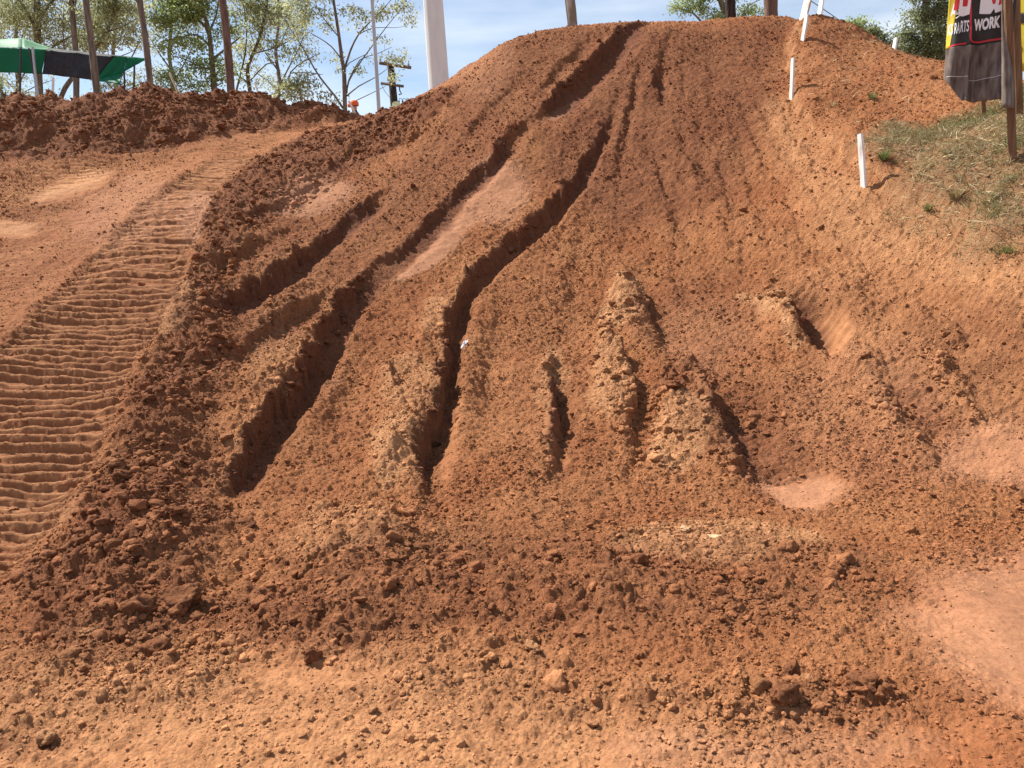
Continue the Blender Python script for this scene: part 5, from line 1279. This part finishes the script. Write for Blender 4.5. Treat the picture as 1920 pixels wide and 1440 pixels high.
# ------------------------------------------------------------------ grass and straw on the right-hand bank
M_GRASS = leaf_mat('dry_grass', (.17, .14, .068), (.42, .345, .195), .25)
M_GREENG = leaf_mat('green_grass', (.09, .12, .04), (.20, .22, .09), .35)
M_STRAW = noise_mat('straw', (.42, .32, .17), (.60, .50, .30), 10, .6)
def blades(name, k, n, hmin, hmax, wd, flat, mat, seed, per=1, spread=.0, jx=None):
    r = np.random.default_rng(seed)
    ii = np.asarray(k); P = np.stack([xs[ii], ys[ii], zs[ii]], 1)
    P = P.repeat(per, 0); m_ = len(P)
    P[:, :2] += r.normal(0, spread, (m_, 2))
    P[:, 2] += .002
    h = r.uniform(hmin, hmax, m_)[:, None]
    d = r.normal(size=(m_, 3)); d[:, 2] = np.abs(d[:, 2]) * .5 + flat; d /= np.linalg.norm(d, axis=1)[:, None]
    bend = r.normal(size=(m_, 3)) * .35; bend[:, 2] = -np.abs(bend[:, 2]) * .6
    s = np.cross(d, r.normal(size=(m_, 3))); s /= np.linalg.norm(s, axis=1)[:, None]; s *= wd * r.uniform(.6, 1.4, m_)[:, None]
    p1 = P + d * h * .55; p2 = P + d * h + bend * h * .5
    V = np.stack([P - s, P + s, p1 + s * .8, p1 - s * .8, p2 + s * .2, p2 - s * .2], 1).reshape(-1, 3)
    b = np.arange(m_)[:, None] * 6
    F = np.concatenate([b + np.array([0, 1, 2, 3]), b + np.array([3, 2, 4, 5])])
    me = mesh_arrays(name, V, F)
    a = me.attributes.new('tint', 'FLOAT', 'POINT'); a.data.foreach_set('value', np.clip(r.normal(.5, .3, m_), 0, 1).repeat(6).astype(np.float32))
    return tag(link_mesh(name, me, mat), kind='stuff')
r = np.random.default_rng(55)
gpatch = sstep(.40, .60, fbm(xs * 1.6, ys * 1.6, 400, 4)); gp2 = sstep(.55, .68, fbm(xs * 1.9 + 5, ys * 1.9, 410, 4))
dy_ = np.gradient(ROWS); AREA = (dy_[:, None] * (ROWS[:, None] + .35) * np.gradient(U)[None, :]).ravel()
ge = poly_mask(xs, ys, GRASS_EDGE, -.5, .3)
def pick(w, n):
    c = np.cumsum(w * AREA); c /= c[-1]; return np.clip(np.searchsorted(c, r.random(n)), 0, len(c) - 1)
blades('dry_grass', pick(FLD['grass'] * (.25 + gpatch) * (.4 + sstep(.45, .62, fbm(xs * 9, ys * 9, 420, 3))), 62000), 0, .025, .105, .0028, .25, M_GRASS, 1, 1, .012)
blades('green_grass', pick(FLD['grass'] ** 2 * gp2 + .0 * ge, 2600), 0, .03, .10, .0026, .9, M_GREENG, 2, 3, .02)
blades('straw_litter', pick(ge * .18 + FLD['grass'], 6500), 0, .04, .15, .0026, .06, M_STRAW, 3)
# separate tufts
def tuft(px, py, n, h, mat, label, seed, spread=.035):
    x, y = hit(px, py); rr = np.random.default_rng(seed); z = surf(x, y)
    me_v = []
    m_ = n
    a = rr.uniform(0, 6.28, m_); lean = rr.uniform(.15, 1.0, m_)
    P = np.stack([x + np.cos(a) * spread * rr.random(m_), y + np.sin(a) * spread * rr.random(m_), np.full(m_, z - .01)], 1)
    d = np.stack([np.cos(a) * lean, np.sin(a) * lean, np.ones(m_)], 1); d /= np.linalg.norm(d, axis=1)[:, None]
    hh = (h * rr.uniform(.5, 1.2, m_))[:, None]; s = np.cross(d, [0, 0, 1.0]); s = s / np.linalg.norm(s, axis=1)[:, None] * .003
    p1 = P + d * hh * .6; p2 = P + d * hh + np.stack([np.cos(a), np.sin(a), -np.ones(m_) * .6], 1) * hh * .25
    V = np.stack([P - s, P + s, p1 + s * .9, p1 - s * .9, p2 + s * .15, p2 - s * .15], 1).reshape(-1, 3)
    b = np.arange(m_)[:, None] * 6
    me = mesh_arrays('grass_tuft', V, np.concatenate([b + np.array([0, 1, 2, 3]), b + np.array([3, 2, 4, 5])]))
    at_ = me.attributes.new('tint', 'FLOAT', 'POINT'); at_.data.foreach_set('value', rr.random(m_).repeat(6).astype(np.float32))
    tag(link_mesh('grass_tuft', me, mat), label, 'grass tuft')
tuft(1655, 330, 90, .14, M_GREENG, 'bright green grass tuft beside the nearest white stake', 1)
tuft(1635, 198, 60, .11, M_GREENG, 'small dark tuft on the bare shoulder above the near stake', 2)
tuft(1740, 405, 70, .10, M_GREENG, 'low green weed at the edge of the grass bank', 3)
tuft(1790, 400, 110, .15, M_GRASS, 'spiky dry tuft in the grass bank right of the low green weed', 4)
tuft(1880, 480, 120, .09, M_GREENG, 'flat green patch of grass at the lowest corner of the bank', 5, .14)
tuft(1560, 222, 30, .09, M_GRASS, 'thin straw tuft above the little hollow in the bank', 6)
tuft(1890, 290, 50, .12, M_GREENG, 'green tuft at the foot of the nearest timber post', 7)
